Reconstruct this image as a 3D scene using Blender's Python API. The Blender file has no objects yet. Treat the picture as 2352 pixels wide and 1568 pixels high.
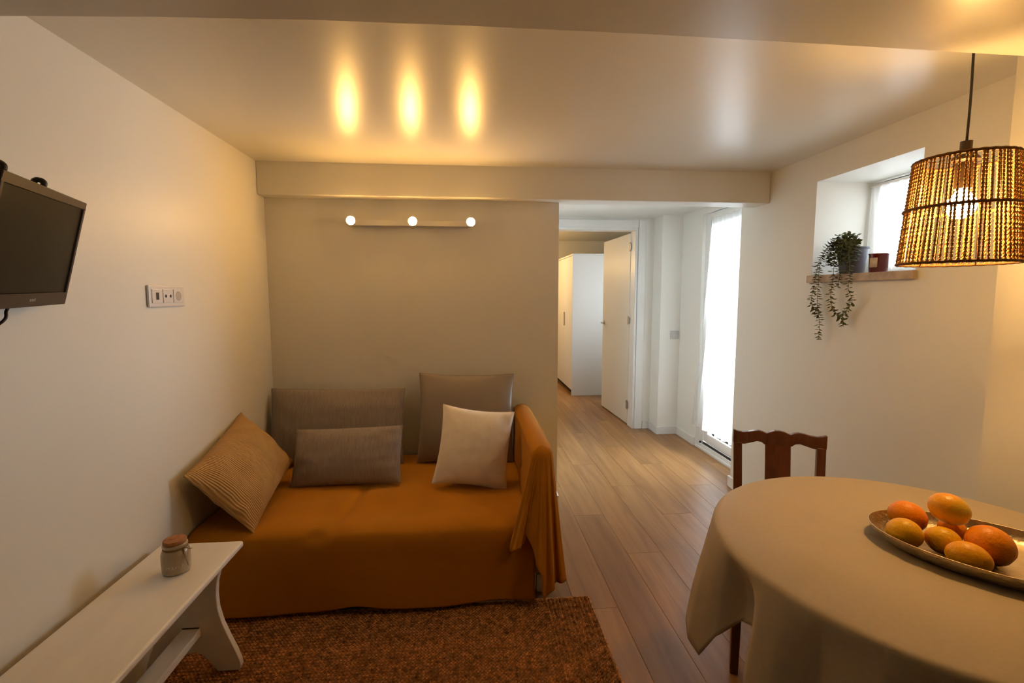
import bpy, bmesh, math, random
from mathutils import Vector, Matrix, noise
random.seed(7)
S = bpy.context.scene
COL = S.collection
PI = math.pi

# ------------------------------------------------------------------ camera
cam_data = bpy.data.cameras.new('camera')
cam_data.sensor_width = 36.0
cam_data.lens = 36.0 * 1110.0 / 2352.0
cam_data.clip_start = 0.02
cam = bpy.data.objects.new('camera', cam_data)
COL.objects.link(cam)
YAW, PIT, ROL = 0.0904, 0.0961, -0.0006
fwd = Vector((math.sin(YAW) * math.cos(PIT), math.cos(YAW) * math.cos(PIT), -math.sin(PIT)))
rgt = Vector((math.cos(YAW), -math.sin(YAW), 0))
upv = rgt.cross(fwd)
r2 = rgt * math.cos(ROL) + upv * math.sin(ROL)
u2 = upv * math.cos(ROL) - rgt * math.sin(ROL)
m = Matrix.Identity(4)
for i in range(3):
    m[i][0], m[i][1], m[i][2] = r2[i], u2[i], -fwd[i]
m[2][3] = 1.4
cam.matrix_world = m
S.camera = cam

# ------------------------------------------------------------------ world, exposure, daylight
S.view_settings.view_transform = 'Standard'
S.view_settings.look = 'None'
S.view_settings.gamma = 1.0
S.view_settings.use_curve_mapping = False
S.view_settings.exposure = 0.56
W = bpy.data.worlds.new('sky')
S.world = W
W.use_nodes = True
bg = W.node_tree.nodes['Background']
bg.inputs[0].default_value = (0.80, 0.90, 1.0, 1)
bg.inputs[1].default_value = 4.0
try:
    S.cycles.max_bounces = 7
    S.cycles.diffuse_bounces = 4
    S.cycles.adaptive_threshold = 0.05
    S.cycles.light_sampling_threshold = 0.02
    S.cycles.transparent_max_bounces = 10
    S.cycles.sample_clamp_indirect = 6.0
    S.cycles.caustics_reflective = False
    S.cycles.caustics_refractive = False
except Exception:
    pass


def area(name, loc, rot, sx, sy, power, col):
    d = bpy.data.lights.new(name, 'AREA')
    d.shape = 'RECTANGLE'
    d.size, d.size_y = sx, sy
    d.energy = power
    d.color = col
    o = bpy.data.objects.new(name, d)
    COL.objects.link(o)
    o.location = loc
    o.rotation_euler = rot
    return o


DAY = (0.86, 0.93, 1.0)
# daylight coming in through the panes of the balcony door, the niche window,
# and the bedroom window
area('daylight_balcony_door', (2.42, 3.76, 1.10), (0, PI / 2, 0), 2.0, 0.86, 82, DAY)
area('daylight_niche_window', (2.36, 2.24, 1.77), (0, PI / 2, 0), 0.46, 0.58, 7.5, DAY)
area('daylight_bedroom_window', (3.02, 5.75, 1.45), (0, PI / 2, 0), 1.2, 1.0, 26, DAY)
pl = bpy.data.lights.new('bedroom_lamp', 'POINT')
pl.energy = 16
pl.color = (1.0, 0.62, 0.24)
pl.shadow_soft_size = 0.09
plo = bpy.data.objects.new('bedroom_lamp', pl)
COL.objects.link(plo)
plo.location = (0.66, 7.2, 1.85)

WARM = (1.0, 0.56, 0.17)
BULB_STRENGTH = 258.0
SPOT_STRENGTH = 400.0

# ------------------------------------------------------------------ materials
MATS = {}


def new_mat(name):
    mt = bpy.data.materials.new(name)
    mt.use_nodes = True
    nt = mt.node_tree
    b = nt.nodes['Principled BSDF']
    return mt, nt, b


def node(nt, kind, **kw):
    n = nt.nodes.new(kind)
    for k, v in kw.items():
        setattr(n, k, v)
    return n


def plain(name, col, rough=0.5, var=0.06, scale=8.0, bump=0.0, bscale=60.0, metal=0.0, spec=0.5, stretch=None, sheen=0.0, coat=0.0, random_obj=0.0, bdist=0.01):
    """colour with a little noise variation and noise relief"""
    mt, nt, b = new_mat(name)
    tc = node(nt, 'ShaderNodeTexCoord')
    mp = node(nt, 'ShaderNodeMapping')
    if stretch:
        mp.inputs['Scale'].default_value = stretch
    nt.links.new(tc.outputs['Object'], mp.inputs[0])
    nz = node(nt, 'ShaderNodeTexNoise')
    nz.inputs['Scale'].default_value = scale
    nz.inputs['Detail'].default_value = 4
    nt.links.new(mp.outputs[0], nz.inputs['Vector'])
    rp = node(nt, 'ShaderNodeValToRGB')
    c = Vector(col[:3])
    lo, hi = c * (1 - var), c * (1 + var)
    rp.color_ramp.elements[0].position = 0.3
    rp.color_ramp.elements[1].position = 0.7
    rp.color_ramp.elements[0].color = (*lo, 1)
    rp.color_ramp.elements[1].color = (*[min(1, x) for x in hi], 1)
    nt.links.new(nz.outputs[0], rp.inputs[0])
    out = rp.outputs[0]
    if random_obj:
        oi = node(nt, 'ShaderNodeObjectInfo')
        hs = node(nt, 'ShaderNodeHueSaturation')
        mr = node(nt, 'ShaderNodeMapRange')
        mr.inputs['To Min'].default_value = 1 - random_obj
        mr.inputs['To Max'].default_value = 1 + random_obj
        nt.links.new(oi.outputs['Random'], mr.inputs[0])
        nt.links.new(mr.outputs[0], hs.inputs['Value'])
        nt.links.new(out, hs.inputs['Color'])
        out = hs.outputs[0]
    nt.links.new(out, b.inputs['Base Color'])
    b.inputs['Roughness'].default_value = rough
    b.inputs['Metallic'].default_value = metal
    b.inputs['Specular IOR Level'].default_value = spec
    if sheen:
        b.inputs['Sheen Weight'].default_value = sheen
        b.inputs['Sheen Roughness'].default_value = 0.5
    if coat:
        b.inputs['Coat Weight'].default_value = coat
        b.inputs['Coat Roughness'].default_value = 0.2
    if bump:
        n2 = node(nt, 'ShaderNodeTexNoise')
        n2.inputs['Scale'].default_value = bscale
        n2.inputs['Detail'].default_value = 3
        nt.links.new(mp.outputs[0], n2.inputs['Vector'])
        bp = node(nt, 'ShaderNodeBump')
        bp.inputs['Strength'].default_value = bump
        bp.inputs['Distance'].default_value = bdist
        nt.links.new(n2.outputs[0], bp.inputs['Height'])
        nt.links.new(bp.outputs[0], b.inputs['Normal'])
    MATS[name] = mt
    return mt


def ribbed(name, col, dark, freq, axis='X', rough=0.85, strength=0.6, noise_amt=1.0, sheen=0.2, sharp=0.5, streak=None):
    """cloth with ribs running across one local axis"""
    mt, nt, b = new_mat(name)
    tc = node(nt, 'ShaderNodeTexCoord')
    wv = node(nt, 'ShaderNodeTexWave', wave_type='BANDS', bands_direction=axis)
    wv.inputs['Scale'].default_value = freq
    wv.inputs['Distortion'].default_value = noise_amt
    wv.inputs['Detail'].default_value = 2
    wv.inputs['Detail Scale'].default_value = 1.5
    nt.links.new(tc.outputs['Object'], wv.inputs['Vector'])
    nz = node(nt, 'ShaderNodeTexNoise')
    nz.inputs['Scale'].default_value = 14
    nz.inputs['Detail'].default_value = 5
    mp = node(nt, 'ShaderNodeMapping')
    if streak:
        mp.inputs['Scale'].default_value = streak
    nt.links.new(tc.outputs['Object'], mp.inputs[0])
    nt.links.new(mp.outputs[0], nz.inputs['Vector'])
    mx = node(nt, 'ShaderNodeMix', data_type='RGBA')
    mx.inputs[6].default_value = (*dark, 1)
    mx.inputs[7].default_value = (*col, 1)
    ma = node(nt, 'ShaderNodeMath', operation='MULTIPLY_ADD')
    ma.inputs[1].default_value = sharp
    nt.links.new(wv.outputs[1], ma.inputs[0])
    nt.links.new(nz.outputs[0], ma.inputs[2])
    nt.links.new(ma.outputs[0], mx.inputs[0])
    nt.links.new(mx.outputs[2], b.inputs['Base Color'])
    bp = node(nt, 'ShaderNodeBump')
    bp.inputs['Strength'].default_value = strength
    bp.inputs['Distance'].default_value = 0.004
    nt.links.new(wv.outputs[1], bp.inputs['Height'])
    nt.links.new(bp.outputs[0], b.inputs['Normal'])
    b.inputs['Roughness'].default_value = rough
    b.inputs['Sheen Weight'].default_value = sheen
    MATS[name] = mt
    return mt


def wood(name, c1, c2, c3, scale=(18, 1.2, 18), rough=0.4, random_obj=0.0, nscale=1.0, coat=0.0, spec=0.5, bump=0.15):
    mt, nt, b = new_mat(name)
    tc = node(nt, 'ShaderNodeTexCoord')
    oi = node(nt, 'ShaderNodeObjectInfo')
    add = node(nt, 'ShaderNodeVectorMath', operation='ADD')
    sc = node(nt, 'ShaderNodeVectorMath', operation='SCALE')
    sc.inputs['Scale'].default_value = 37.0
    cmb = node(nt, 'ShaderNodeCombineXYZ')
    for i in range(3):
        nt.links.new(oi.outputs['Random'], cmb.inputs[i])
    nt.links.new(cmb.outputs[0], sc.inputs[0])
    nt.links.new(tc.outputs['Object'], add.inputs[0])
    nt.links.new(sc.outputs[0], add.inputs[1])
    mp = node(nt, 'ShaderNodeMapping')
    mp.inputs['Scale'].default_value = scale
    nt.links.new(add.outputs[0], mp.inputs[0])
    n1 = node(nt, 'ShaderNodeTexNoise')
    n1.inputs['Scale'].default_value = nscale
    n1.inputs['Detail'].default_value = 8
    n1.inputs['Roughness'].default_value = 0.62
    n1.inputs['Distortion'].default_value = 0.6
    nt.links.new(mp.outputs[0], n1.inputs['Vector'])
    rp = node(nt, 'ShaderNodeValToRGB')
    e = rp.color_ramp.elements
    e[0].position, e[0].color = 0.28, (*c1, 1)
    e[1].position, e[1].color = 0.72, (*c3, 1)
    k = e.new(0.5)
    k.color = (*c2, 1)
    nt.links.new(n1.outputs[0], rp.inputs[0])
    out = rp.outputs[0]
    if random_obj:
        hs = node(nt, 'ShaderNodeHueSaturation')
        mr = node(nt, 'ShaderNodeMapRange')
        mr.inputs['To Min'].default_value = 1 - random_obj
        mr.inputs['To Max'].default_value = 1 + random_obj
        nt.links.new(oi.outputs['Random'], mr.inputs[0])
        nt.links.new(mr.outputs[0], hs.inputs['Value'])
        nt.links.new(out, hs.inputs['Color'])
        out = hs.outputs[0]
    nt.links.new(out, b.inputs['Base Color'])
    b.inputs['Roughness'].default_value = rough
    b.inputs['Specular IOR Level'].default_value = spec
    b.inputs['Coat Weight'].default_value = coat
    b.inputs['Coat Roughness'].default_value = 0.15
    bp = node(nt, 'ShaderNodeBump')
    bp.inputs['Strength'].default_value = bump
    bp.inputs['Distance'].default_value = 0.002
    nt.links.new(n1.outputs[0], bp.inputs['Height'])
    nt.links.new(bp.outputs[0], b.inputs['Normal'])
    MATS[name] = mt
    return mt


def emit(name, col, strength):
    mt = bpy.data.materials.new(name)
    mt.use_nodes = True
    nt = mt.node_tree
    nt.nodes.remove(nt.nodes['Principled BSDF'])
    e = node(nt, 'ShaderNodeEmission')
    e.inputs[0].default_value = (*col, 1)
    e.inputs[1].default_value = strength
    nt.links.new(e.outputs[0], nt.nodes['Material Output'].inputs[0])
    MATS[name] = mt
    return mt


def sheer(name, col, transp, weave=900.0):
    """thin woven cloth: partly open between the threads, the rest scatters light both ways"""
    mt = bpy.data.materials.new(name)
    mt.use_nodes = True
    nt = mt.node_tree
    nt.nodes.remove(nt.nodes['Principled BSDF'])
    d = node(nt, 'ShaderNodeBsdfDiffuse')
    t = node(nt, 'ShaderNodeBsdfTranslucent')
    tr = node(nt, 'ShaderNodeBsdfTransparent')
    d.inputs[0].default_value = t.inputs[0].default_value = (*col, 1)
    m1 = node(nt, 'ShaderNodeMixShader')
    m2 = node(nt, 'ShaderNodeMixShader')
    m1.inputs[0].default_value = 0.5
    tc = node(nt, 'ShaderNodeTexCoord')
    nz = node(nt, 'ShaderNodeTexNoise')
    nz.inputs['Scale'].default_value = 6
    nt.links.new(tc.outputs['Object'], nz.inputs['Vector'])
    mr = node(nt, 'ShaderNodeMapRange')
    mr.inputs['To Min'].default_value = transp - 0.06
    mr.inputs['To Max'].default_value = transp + 0.06
    nt.links.new(nz.outputs[0], mr.inputs[0])
    nt.links.new(mr.outputs[0], m2.inputs[0])
    nt.links.new(d.outputs[0], m1.inputs[1])
    nt.links.new(t.outputs[0], m1.inputs[2])
    nt.links.new(m1.outputs[0], m2.inputs[1])
    nt.links.new(tr.outputs[0], m2.inputs[2])
    nt.links.new(m2.outputs[0], nt.nodes['Material Output'].inputs[0])
    MATS[name] = mt
    return mt


def glass(name):
    mt = bpy.data.materials.new(name)
    mt.use_nodes = True
    nt = mt.node_tree
    nt.nodes.remove(nt.nodes['Principled BSDF'])
    g = node(nt, 'ShaderNodeBsdfGlossy')
    g.inputs['Roughness'].default_value = 0.02
    tr = node(nt, 'ShaderNodeBsdfTransparent')
    tr.inputs[0].default_value = (0.95, 0.97, 0.97, 1)
    fr = node(nt, 'ShaderNodeFresnel')
    mx = node(nt, 'ShaderNodeMixShader')
    nt.links.new(fr.outputs[0], mx.inputs[0])
    nt.links.new(tr.outputs[0], mx.inputs[1])
    nt.links.new(g.outputs[0], mx.inputs[2])
    nt.links.new(mx.outputs[0], nt.nodes['Material Output'].inputs[0])
    MATS[name] = mt
    return mt


plain('wall_paint', (0.75, 0.735, 0.68), rough=0.43, var=0.012, scale=1.2, bump=0.12, bscale=140, spec=0.28, bdist=0.002)
plain('ceiling_paint', (0.70, 0.68, 0.62), rough=0.29, var=0.012, scale=1.0, bump=0.05, bscale=9, spec=0.6, bdist=0.004)
plain('wall_paint_lit', (0.86, 0.85, 0.80), rough=0.45, var=0.01, scale=1.2, bump=0.12, bscale=140, spec=0.4, bdist=0.002)  # wall paint whitened for the passage: extra brightness of light put into the colour
plain('white_lacquer', (0.80, 0.79, 0.76), rough=0.35, var=0.01, scale=3)
plain('wardrobe_white', (0.78, 0.76, 0.73), rough=0.45, var=0.01, scale=3)
plain('door_paint', (0.78, 0.73, 0.64), rough=0.42, var=0.01, scale=3)
plain('bench_paint', (0.80, 0.77, 0.73), rough=0.38, var=0.03, scale=3, bump=0.15, bscale=30, stretch=(6, 0.6, 6), bdist=0.002)
plain('sill_stone', (0.40, 0.31, 0.23), rough=0.5, var=0.22, scale=22, bump=0.25, bscale=60)
plain('dark_metal', (0.035, 0.032, 0.030), rough=0.45, var=0.05)
plain('steel', (0.42, 0.40, 0.37), rough=0.35, metal=1.0, var=0.05)
plain('tv_plastic', (0.055, 0.037, 0.028), rough=0.45, var=0.03, scale=5, spec=0.3)
plain('tv_screen', (0.010, 0.009, 0.008), rough=0.30, var=0.02, spec=0.12)
plain('tv_back', (0.02, 0.02, 0.022), rough=0.5)
plain('logo_grey', (0.30, 0.29, 0.27), rough=0.4)
plain('black_rubber', (0.012, 0.010, 0.012), rough=0.5)
plain('socket_plastic', (0.72, 0.70, 0.70), rough=0.25, var=0.01)
plain('socket_dark', (0.015, 0.012, 0.010), rough=0.5)
plain('socket_grey', (0.40, 0.37, 0.34), rough=0.5)
plain('grey_plastic', (0.62, 0.62, 0.62), rough=0.4, var=0.01)
plain('mustard_cloth', (0.43, 0.172, 0.006), rough=0.85, var=0.06, scale=5, bump=0.35, bscale=420, sheen=0.04, spec=0.2, bdist=0.002)
plain('mattress_cloth', (0.62, 0.58, 0.52), rough=0.9)
plain('base_dark', (0.05, 0.04, 0.035), rough=0.8)
plain('taupe_satin', (0.265, 0.215, 0.175), rough=0.40, var=0.05, scale=4, bump=0.12, bscale=12, sheen=0.3)
plain('beige_linen', (0.82, 0.76, 0.69), rough=0.85, var=0.06, scale=20, bump=0.4, bscale=300, sheen=0.2, bdist=0.002)
ribbed('grey_knit', (0.37, 0.315, 0.285), (0.15, 0.125, 0.112), 62.0, 'X', strength=0.4, noise_amt=5.0, sharp=0.35, sheen=0.05, streak=(12, 1.2, 2))
ribbed('corduroy', (0.56, 0.33, 0.115), (0.30, 0.155, 0.045), 36.0, 'Y', strength=0.8, noise_amt=0.15, sharp=0.7, sheen=0.05)
plain('tablecloth_cloth', (0.47, 0.395, 0.30), rough=0.55, var=0.03, scale=120, bump=0.2, bscale=500, spec=0.3, bdist=0.001)
wood('oak_floor', (0.225, 0.100, 0.032), (0.345, 0.172, 0.060), (0.450, 0.245, 0.095), scale=(13, 0.9, 13), rough=0.36, random_obj=0.16, spec=0.4, bump=0.08)
plain('subfloor', (0.09, 0.055, 0.03), rough=0.9)
wood('dark_wood', (0.055, 0.014, 0.006), (0.105, 0.028, 0.010), (0.150, 0.044, 0.016), scale=(30, 30, 2.0), rough=0.28, coat=0.3)
wood('cork', (0.24, 0.09, 0.032), (0.36, 0.155, 0.060), (0.45, 0.21, 0.09), scale=(60, 60, 60), rough=0.8)
plain('jute_base', (0.17, 0.072, 0.024), rough=0.95, var=0.3, scale=60)
plain('jute_yarn', (0.47, 0.22, 0.080), rough=0.9, var=0.62, scale=55, spec=0.2)
plain('rope_brown', (0.50, 0.27, 0.085), rough=0.75, var=0.30, scale=160, spec=0.3)
plain('rope_dark', (0.16, 0.07, 0.022), rough=0.75, var=0.25, scale=160, spec=0.3)
plain('pot_grey', (0.085, 0.085, 0.115), rough=0.5, var=0.03)
plain('soil', (0.03, 0.02, 0.012), rough=0.95)
plain('leaf_green', (0.105, 0.135, 0.055), rough=0.55, var=0.25, scale=40, random_obj=0.35)
plain('stem_green', (0.12, 0.10, 0.045), rough=0.6)
plain('red_glass', (0.105, 0.008, 0.008), rough=0.12, var=0.05, coat=0.6)
plain('label_cream', (0.56, 0.45, 0.34), rough=0.7, var=0.03)
plain('jar_glass', (0.40, 0.33, 0.225), rough=0.30, var=0.05, scale=20, coat=0.3)
plain('jar_print', (0.72, 0.68, 0.60), rough=0.5)
plain('twine', (0.27, 0.16, 0.07), rough=0.9)
plain('tray_metal', (0.68, 0.57, 0.42), rough=0.36, metal=1.0, var=0.10, scale=40, bump=0.5, bscale=90, bdist=0.004)
plain('orange_peel', (0.98, 0.310, 0.003), rough=0.38, var=0.10, scale=12, bump=0.35, bscale=170, bdist=0.003, spec=0.35)
plain('amber_peel', (0.98, 0.42, 0.004), rough=0.38, var=0.12, scale=12, bump=0.35, bscale=170, bdist=0.003, spec=0.35)
plain('lemon_peel', (0.98, 0.50, 0.006), rough=0.38, var=0.14, scale=10, bump=0.35, bscale=170, bdist=0.003, spec=0.35)
plain('fruit_stem', (0.12, 0.09, 0.03), rough=0.8)
sheer('curtain_sheer', (0.93, 0.93, 0.93), 0.42)
sheer('curtain_white', (0.90, 0.89, 0.87), 0.24)
glass('clear_glass')
emit('bulb_glow', WARM, BULB_STRENGTH)
emit('spot_glow', (1.0, 0.53, 0.145), SPOT_STRENGTH)


def fruit_material():
    """yellow-orange peel turning green near the stem end (its own colour)"""
    mt, nt, b = new_mat('ripening_peel')
    tc = node(nt, 'ShaderNodeTexCoord')
    sp = node(nt, 'ShaderNodeSeparateXYZ')
    nt.links.new(tc.outputs['Object'], sp.inputs[0])
    nz = node(nt, 'ShaderNodeTexNoise')
    nz.inputs['Scale'].default_value = 45
    nt.links.new(tc.outputs['Object'], nz.inputs['Vector'])
    ma = node(nt, 'ShaderNodeMath', operation='MULTIPLY_ADD')
    ma.inputs[1].default_value = 0.03
    nt.links.new(nz.outputs[0], ma.inputs[0])
    nt.links.new(sp.outputs[0], ma.inputs[2])
    mr = node(nt, 'ShaderNodeMapRange')
    mr.inputs['From Min'].default_value = 0.012
    mr.inputs['From Max'].default_value = 0.05
    nt.links.new(ma.outputs[0], mr.inputs[0])
    mx = node(nt, 'ShaderNodeMix', data_type='RGBA')
    mx.inputs[6].default_value = (0.98, 0.43, 0.008, 1)
    mx.inputs[7].default_value = (0.74, 0.56, 0.04, 1)
    nt.links.new(mr.outputs[0], mx.inputs[0])
    nt.links.new(mx.outputs[2], b.inputs['Base Color'])
    b.inputs['Roughness'].default_value = 0.33
    n2 = node(nt, 'ShaderNodeTexNoise')
    n2.inputs['Scale'].default_value = 170
    nt.links.new(tc.outputs['Object'], n2.inputs['Vector'])
    bp = node(nt, 'ShaderNodeBump')
    bp.inputs['Strength'].default_value = 0.35
    bp.inputs['Distance'].default_value = 0.003
    nt.links.new(n2.outputs[0], bp.inputs['Height'])
    nt.links.new(bp.outputs[0], b.inputs['Normal'])
    MATS['ripening_peel'] = mt


fruit_material()


# ------------------------------------------------------------------ mesh helpers
class MB:
    """collects shapes; build() links them as ONE mesh object"""

    def __init__(self):
        self.v, self.f = [], []

    def add(self, vs, fs):
        n = len(self.v)
        self.v += [tuple(p) for p in vs]
        self.f += [tuple(i + n for i in q) for q in fs]
        return self

    def box(self, lo, hi):
        x0, y0, z0 = lo
        x1, y1, z1 = hi
        return self.add([(x0, y0, z0), (x1, y0, z0), (x1, y1, z0), (x0, y1, z0), (x0, y0, z1), (x1, y0, z1), (x1, y1, z1), (x0, y1, z1)],
                        [(0, 3, 2, 1), (4, 5, 6, 7), (0, 1, 5, 4), (1, 2, 6, 5), (2, 3, 7, 6), (3, 0, 4, 7)])

    def hexa(self, p):
        """box from 8 points, bottom ring then top ring"""
        return self.add(p, [(0, 3, 2, 1), (4, 5, 6, 7), (0, 1, 5, 4), (1, 2, 6, 5), (2, 3, 7, 6), (3, 0, 4, 7)])

    def prism(self, poly, axis, a, b):
        """extrude a 2-D polygon along axis from a to b"""
        n = len(poly)

        def P(q, t):
            if axis == 'y':
                return (q[0], t, q[1])
            if axis == 'x':
                return (t, q[0], q[1])
            return (q[0], q[1], t)
        vs = [P(q, a) for q in poly] + [P(q, b) for q in poly]
        fs = [tuple(range(n)), tuple(range(2 * n - 1, n - 1, -1))]
        for i in range(n):
            j = (i + 1) % n
            fs.append((i, i + n, j + n, j))
        return self.add(vs, fs)

    def lathe(self, prof, n=32, c=(0, 0, 0), sx=1.0, sy=1.0, cap=True):
        vs, fs = [], []
        for r, z in prof:
            for k in range(n):
                a = 2 * PI * k / n
                vs.append((c[0] + r * sx * math.cos(a), c[1] + r * sy * math.sin(a), c[2] + z))
        for i in range(len(prof) - 1):
            for k in range(n):
                k2 = (k + 1) % n
                fs.append((i * n + k, i * n + k2, (i + 1) * n + k2, (i + 1) * n + k))
        if cap:
            if prof[0][0] > 1e-6:
                fs.append(tuple(range(n - 1, -1, -1)))
            if prof[-1][0] > 1e-6:
                o = (len(prof) - 1) * n
                fs.append(tuple(range(o, o + n)))
        return self.add(vs, fs)

    def tube(self, path, r, n=8, closed=False, cap=True):
        path = [Vector(p) for p in path]
        L = len(path)
        vs, fs = [], []
        ref = Vector((0.13, 0.21, 0.97))
        for i, p in enumerate(path):
            if closed:
                t = path[(i + 1) % L] - path[i - 1]
            else:
                t = path[min(i + 1, L - 1)] - path[max(i - 1, 0)]
            t.normalize()
            a = t.cross(ref)
            if a.length < 1e-3:
                a = t.cross(Vector((1, 0, 0)))
            a.normalize()
            b = t.cross(a)
            rr = r(i / max(1, L - 1)) if callable(r) else r
            for k in range(n):
                w = 2 * PI * k / n
                vs.append(p + a * rr * math.cos(w) + b * rr * math.sin(w))
        for i in range(L if closed else L - 1):
            j = (i + 1) % L
            for k in range(n):
                k2 = (k + 1) % n
                fs.append((i * n + k, i * n + k2, j * n + k2, j * n + k))
        if cap and not closed:
            fs.append(tuple(range(n - 1, -1, -1)))
            fs.append(tuple(range((L - 1) * n, L * n)))
        return self.add(vs, fs)

    def grid(self, fn, nu, nv, close_u=False):
        vs = [fn(i / (nu if close_u else nu - 1), j / (nv - 1)) for i in range(nu) for j in range(nv)]
        fs = []
        for i in range(nu if close_u else nu - 1):
            for j in range(nv - 1):
                i2 = (i + 1) % nu
                fs.append((i * nv + j, i2 * nv + j, i2 * nv + j + 1, i * nv + j + 1))
        return self.add(vs, fs)

    def mesh(self, name, mat, smooth=False):
        me = bpy.data.meshes.new(name)
        me.from_pydata([tuple(p) for p in self.v], [], self.f)
        me.validate()
        bm = bmesh.new()
        bm.from_mesh(me)
        bmesh.ops.remove_doubles(bm, verts=bm.verts, dist=1e-6)
        bmesh.ops.recalc_face_normals(bm, faces=bm.faces)
        bm.to_mesh(me)
        bm.free()
        me.materials.append(MATS[mat] if isinstance(mat, str) else mat)
        if smooth:
            for p in me.polygons:
                p.use_smooth = True
            if smooth == 'auto':
                try:
                    me.set_sharp_from_angle(angle=math.radians(40))
                except Exception:
                    pass
        return me


def world_loc(o):
    p = Vector((0, 0, 0))
    while o is not None:
        p = p + Vector(o.location)
        o = o.parent
    return p


def build(mb, name, mat, parent=None, smooth=False, bevel=0.0, solid=0.0, local=False, segs=2, subd=0):
    """local=False: points are world points (parents carry no rotation)"""
    if not local:
        if parent is not None:
            off = world_loc(parent)
        else:
            xs = [p[0] for p in mb.v]
            ys = [p[1] for p in mb.v]
            zs = [p[2] for p in mb.v]
            off = Vector(((min(xs) + max(xs)) / 2, (min(ys) + max(ys)) / 2, min(zs)))
        mb.v = [(p[0] - off[0], p[1] - off[1], p[2] - off[2]) for p in mb.v]
    me = mb.mesh(name, mat, smooth)
    o = bpy.data.objects.new(name, me)
    COL.objects.link(o)
    if parent is not None:
        o.parent = parent
    elif not local:
        o.location = off
    if solid:
        md = o.modifiers.new('thickness', 'SOLIDIFY')
        md.thickness = solid
        md.offset = 0
    if bevel:
        md = o.modifiers.new('rounded', 'BEVEL')
        md.width = bevel
        md.segments = segs
        md.limit_method = 'ANGLE'
        md.angle_limit = math.radians(35)
        md.harden_normals = False
    if subd:
        md = o.modifiers.new('smooth', 'SUBSURF')
        md.levels = md.render_levels = subd
    return o


def tag(o, label, cat, group=None):
    o['label'] = label
    o['category'] = cat
    if group:
        o['group'] = group
    return o


def thing(name, label, cat, loc, group=None, rot=None):
    o = bpy.data.objects.new(name, None)
    COL.objects.link(o)
    o.empty_display_size = 0.05
    o.location = loc
    if rot:
        o.rotation_euler = rot
    return tag(o, label, cat, group)


def struct(o):
    o['kind'] = 'structure'
    return o


def catmull(pts, n):
    pts = [Vector(p) for p in pts]
    out = []
    L = len(pts)
    for i in range(L - 1):
        p0, p1, p2, p3 = pts[max(i - 1, 0)], pts[i], pts[i + 1], pts[min(i + 2, L - 1)]
        for k in range(n):
            t = k / n
            out.append(0.5 * ((2 * p1) + (p2 - p0) * t + (2 * p0 - 5 * p1 + 4 * p2 - p3) * t * t + (3 * p1 - p0 - 3 * p2 + p3) * t ** 3))
    out.append(pts[-1])
    return out


# ------------------------------------------------------------------ the room
XL, XR, YB, YBEAM = -1.204, 1.909, 3.065, 2.969
ZB, ZC = 1.976, 2.164
YR, YD, XG = 3.286, 4.843, 2.095

floor = struct(build(MB().box((-1.4, -4.3, -0.12), (3.2, 8.6, -0.012)), 'floor', 'subfloor'))
# oak planks laid along the room
PW, PLN, GAP = 0.19, 1.38, 0.0009
plank_meshes = {}
row = 0
x = -1.24
while x < 2.60:
    y = -2.05 - (row * 0.47) % PLN
    while y < 8.45:
        y0, y1 = max(y, -2.05), min(y + PLN, 8.45)
        hidden = (y0 > 3.2 and x + PW < 0.42) or (x > 2.15 and y1 < 4.9) or (y1 < 0.25)
        if y1 - y0 > 0.05 and not hidden:
            ln = round(y1 - y0, 2)
            if ln not in plank_meshes:
                w, l = PW / 2 - GAP / 2, ln / 2 - GAP / 2
                b = 0.0009
                mb = MB()
                mb.add([(-w, -l, -0.010), (w, -l, -0.010), (w, l, -0.010), (-w, l, -0.010),
                        (-w, -l, -b), (w, -l, -b), (w, l, -b), (-w, l, -b),
                        (-w + b, -l + b, 0), (w - b, -l + b, 0), (w - b, l - b, 0), (-w + b, l - b, 0)],
                       [(0, 1, 5, 4), (1, 2, 6, 5), (2, 3, 7, 6), (3, 0, 4, 7), (4, 5, 9, 8), (5, 6, 10, 9), (6, 7, 11, 10), (7, 4, 8, 11), (8, 9, 10, 11), (3, 2, 1, 0)])
                plank_meshes[ln] = mb.mesh('plank', 'oak_floor')
            o = bpy.data.objects.new('plank', plank_meshes[ln])
            COL.objects.link(o)
            o.parent = floor
            o.location = Vector((x + PW / 2, (y0 + y1) / 2, 0)) - Vector(floor.location)
        y += PLN
    x += PW
    row += 1

wall = lambda name, *boxes: struct(build(_boxes(boxes), name, 'wall_paint_lit' if 'passage' in name else 'wall_paint'))  # passage walls take the whitened paint that stands in for stronger daylight


def _boxes(bs):
    mb = MB()
    for lo, hi in bs:
        mb.box(lo, hi)
    return mb


wall('wall_left', ((XL - 0.12, -4.25, 0), (XL, YB, 2.30)))
wall('wall_back', ((XL - 0.12, YB, 0), (0.575, YB + 0.11, 2.30)))
NY0, NY1, NZ0, NZ1 = 1.925, 2.553, 1.470, 2.014
wall('wall_right',
     ((XR, 1.47, 0), (2.33, YR, NZ0)), ((XR, 1.47, NZ1), (2.33, YR, 2.30)),
     ((XR, 1.47, NZ0), (2.33, NY0, NZ1)), ((XR, NY1, NZ0), (2.33, YR, NZ1)))
wall('wall_right_pier', ((1.755, -4.25, 0), (2.33, 1.47, 2.30)))
wall('wall_front', ((XL - 0.12, -4.25, 0), (1.755, -4.05, 2.30)))
struct(build(MB().box((XL, -4.05, ZC), (XR, YBEAM, ZC + 0.1)), 'ceiling', 'ceiling_paint'))
struct(build(MB().box((XL, YBEAM, ZB), (XR, 3.13, 2.28)), 'trim_1', 'wall_paint', bevel=0.006))
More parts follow.
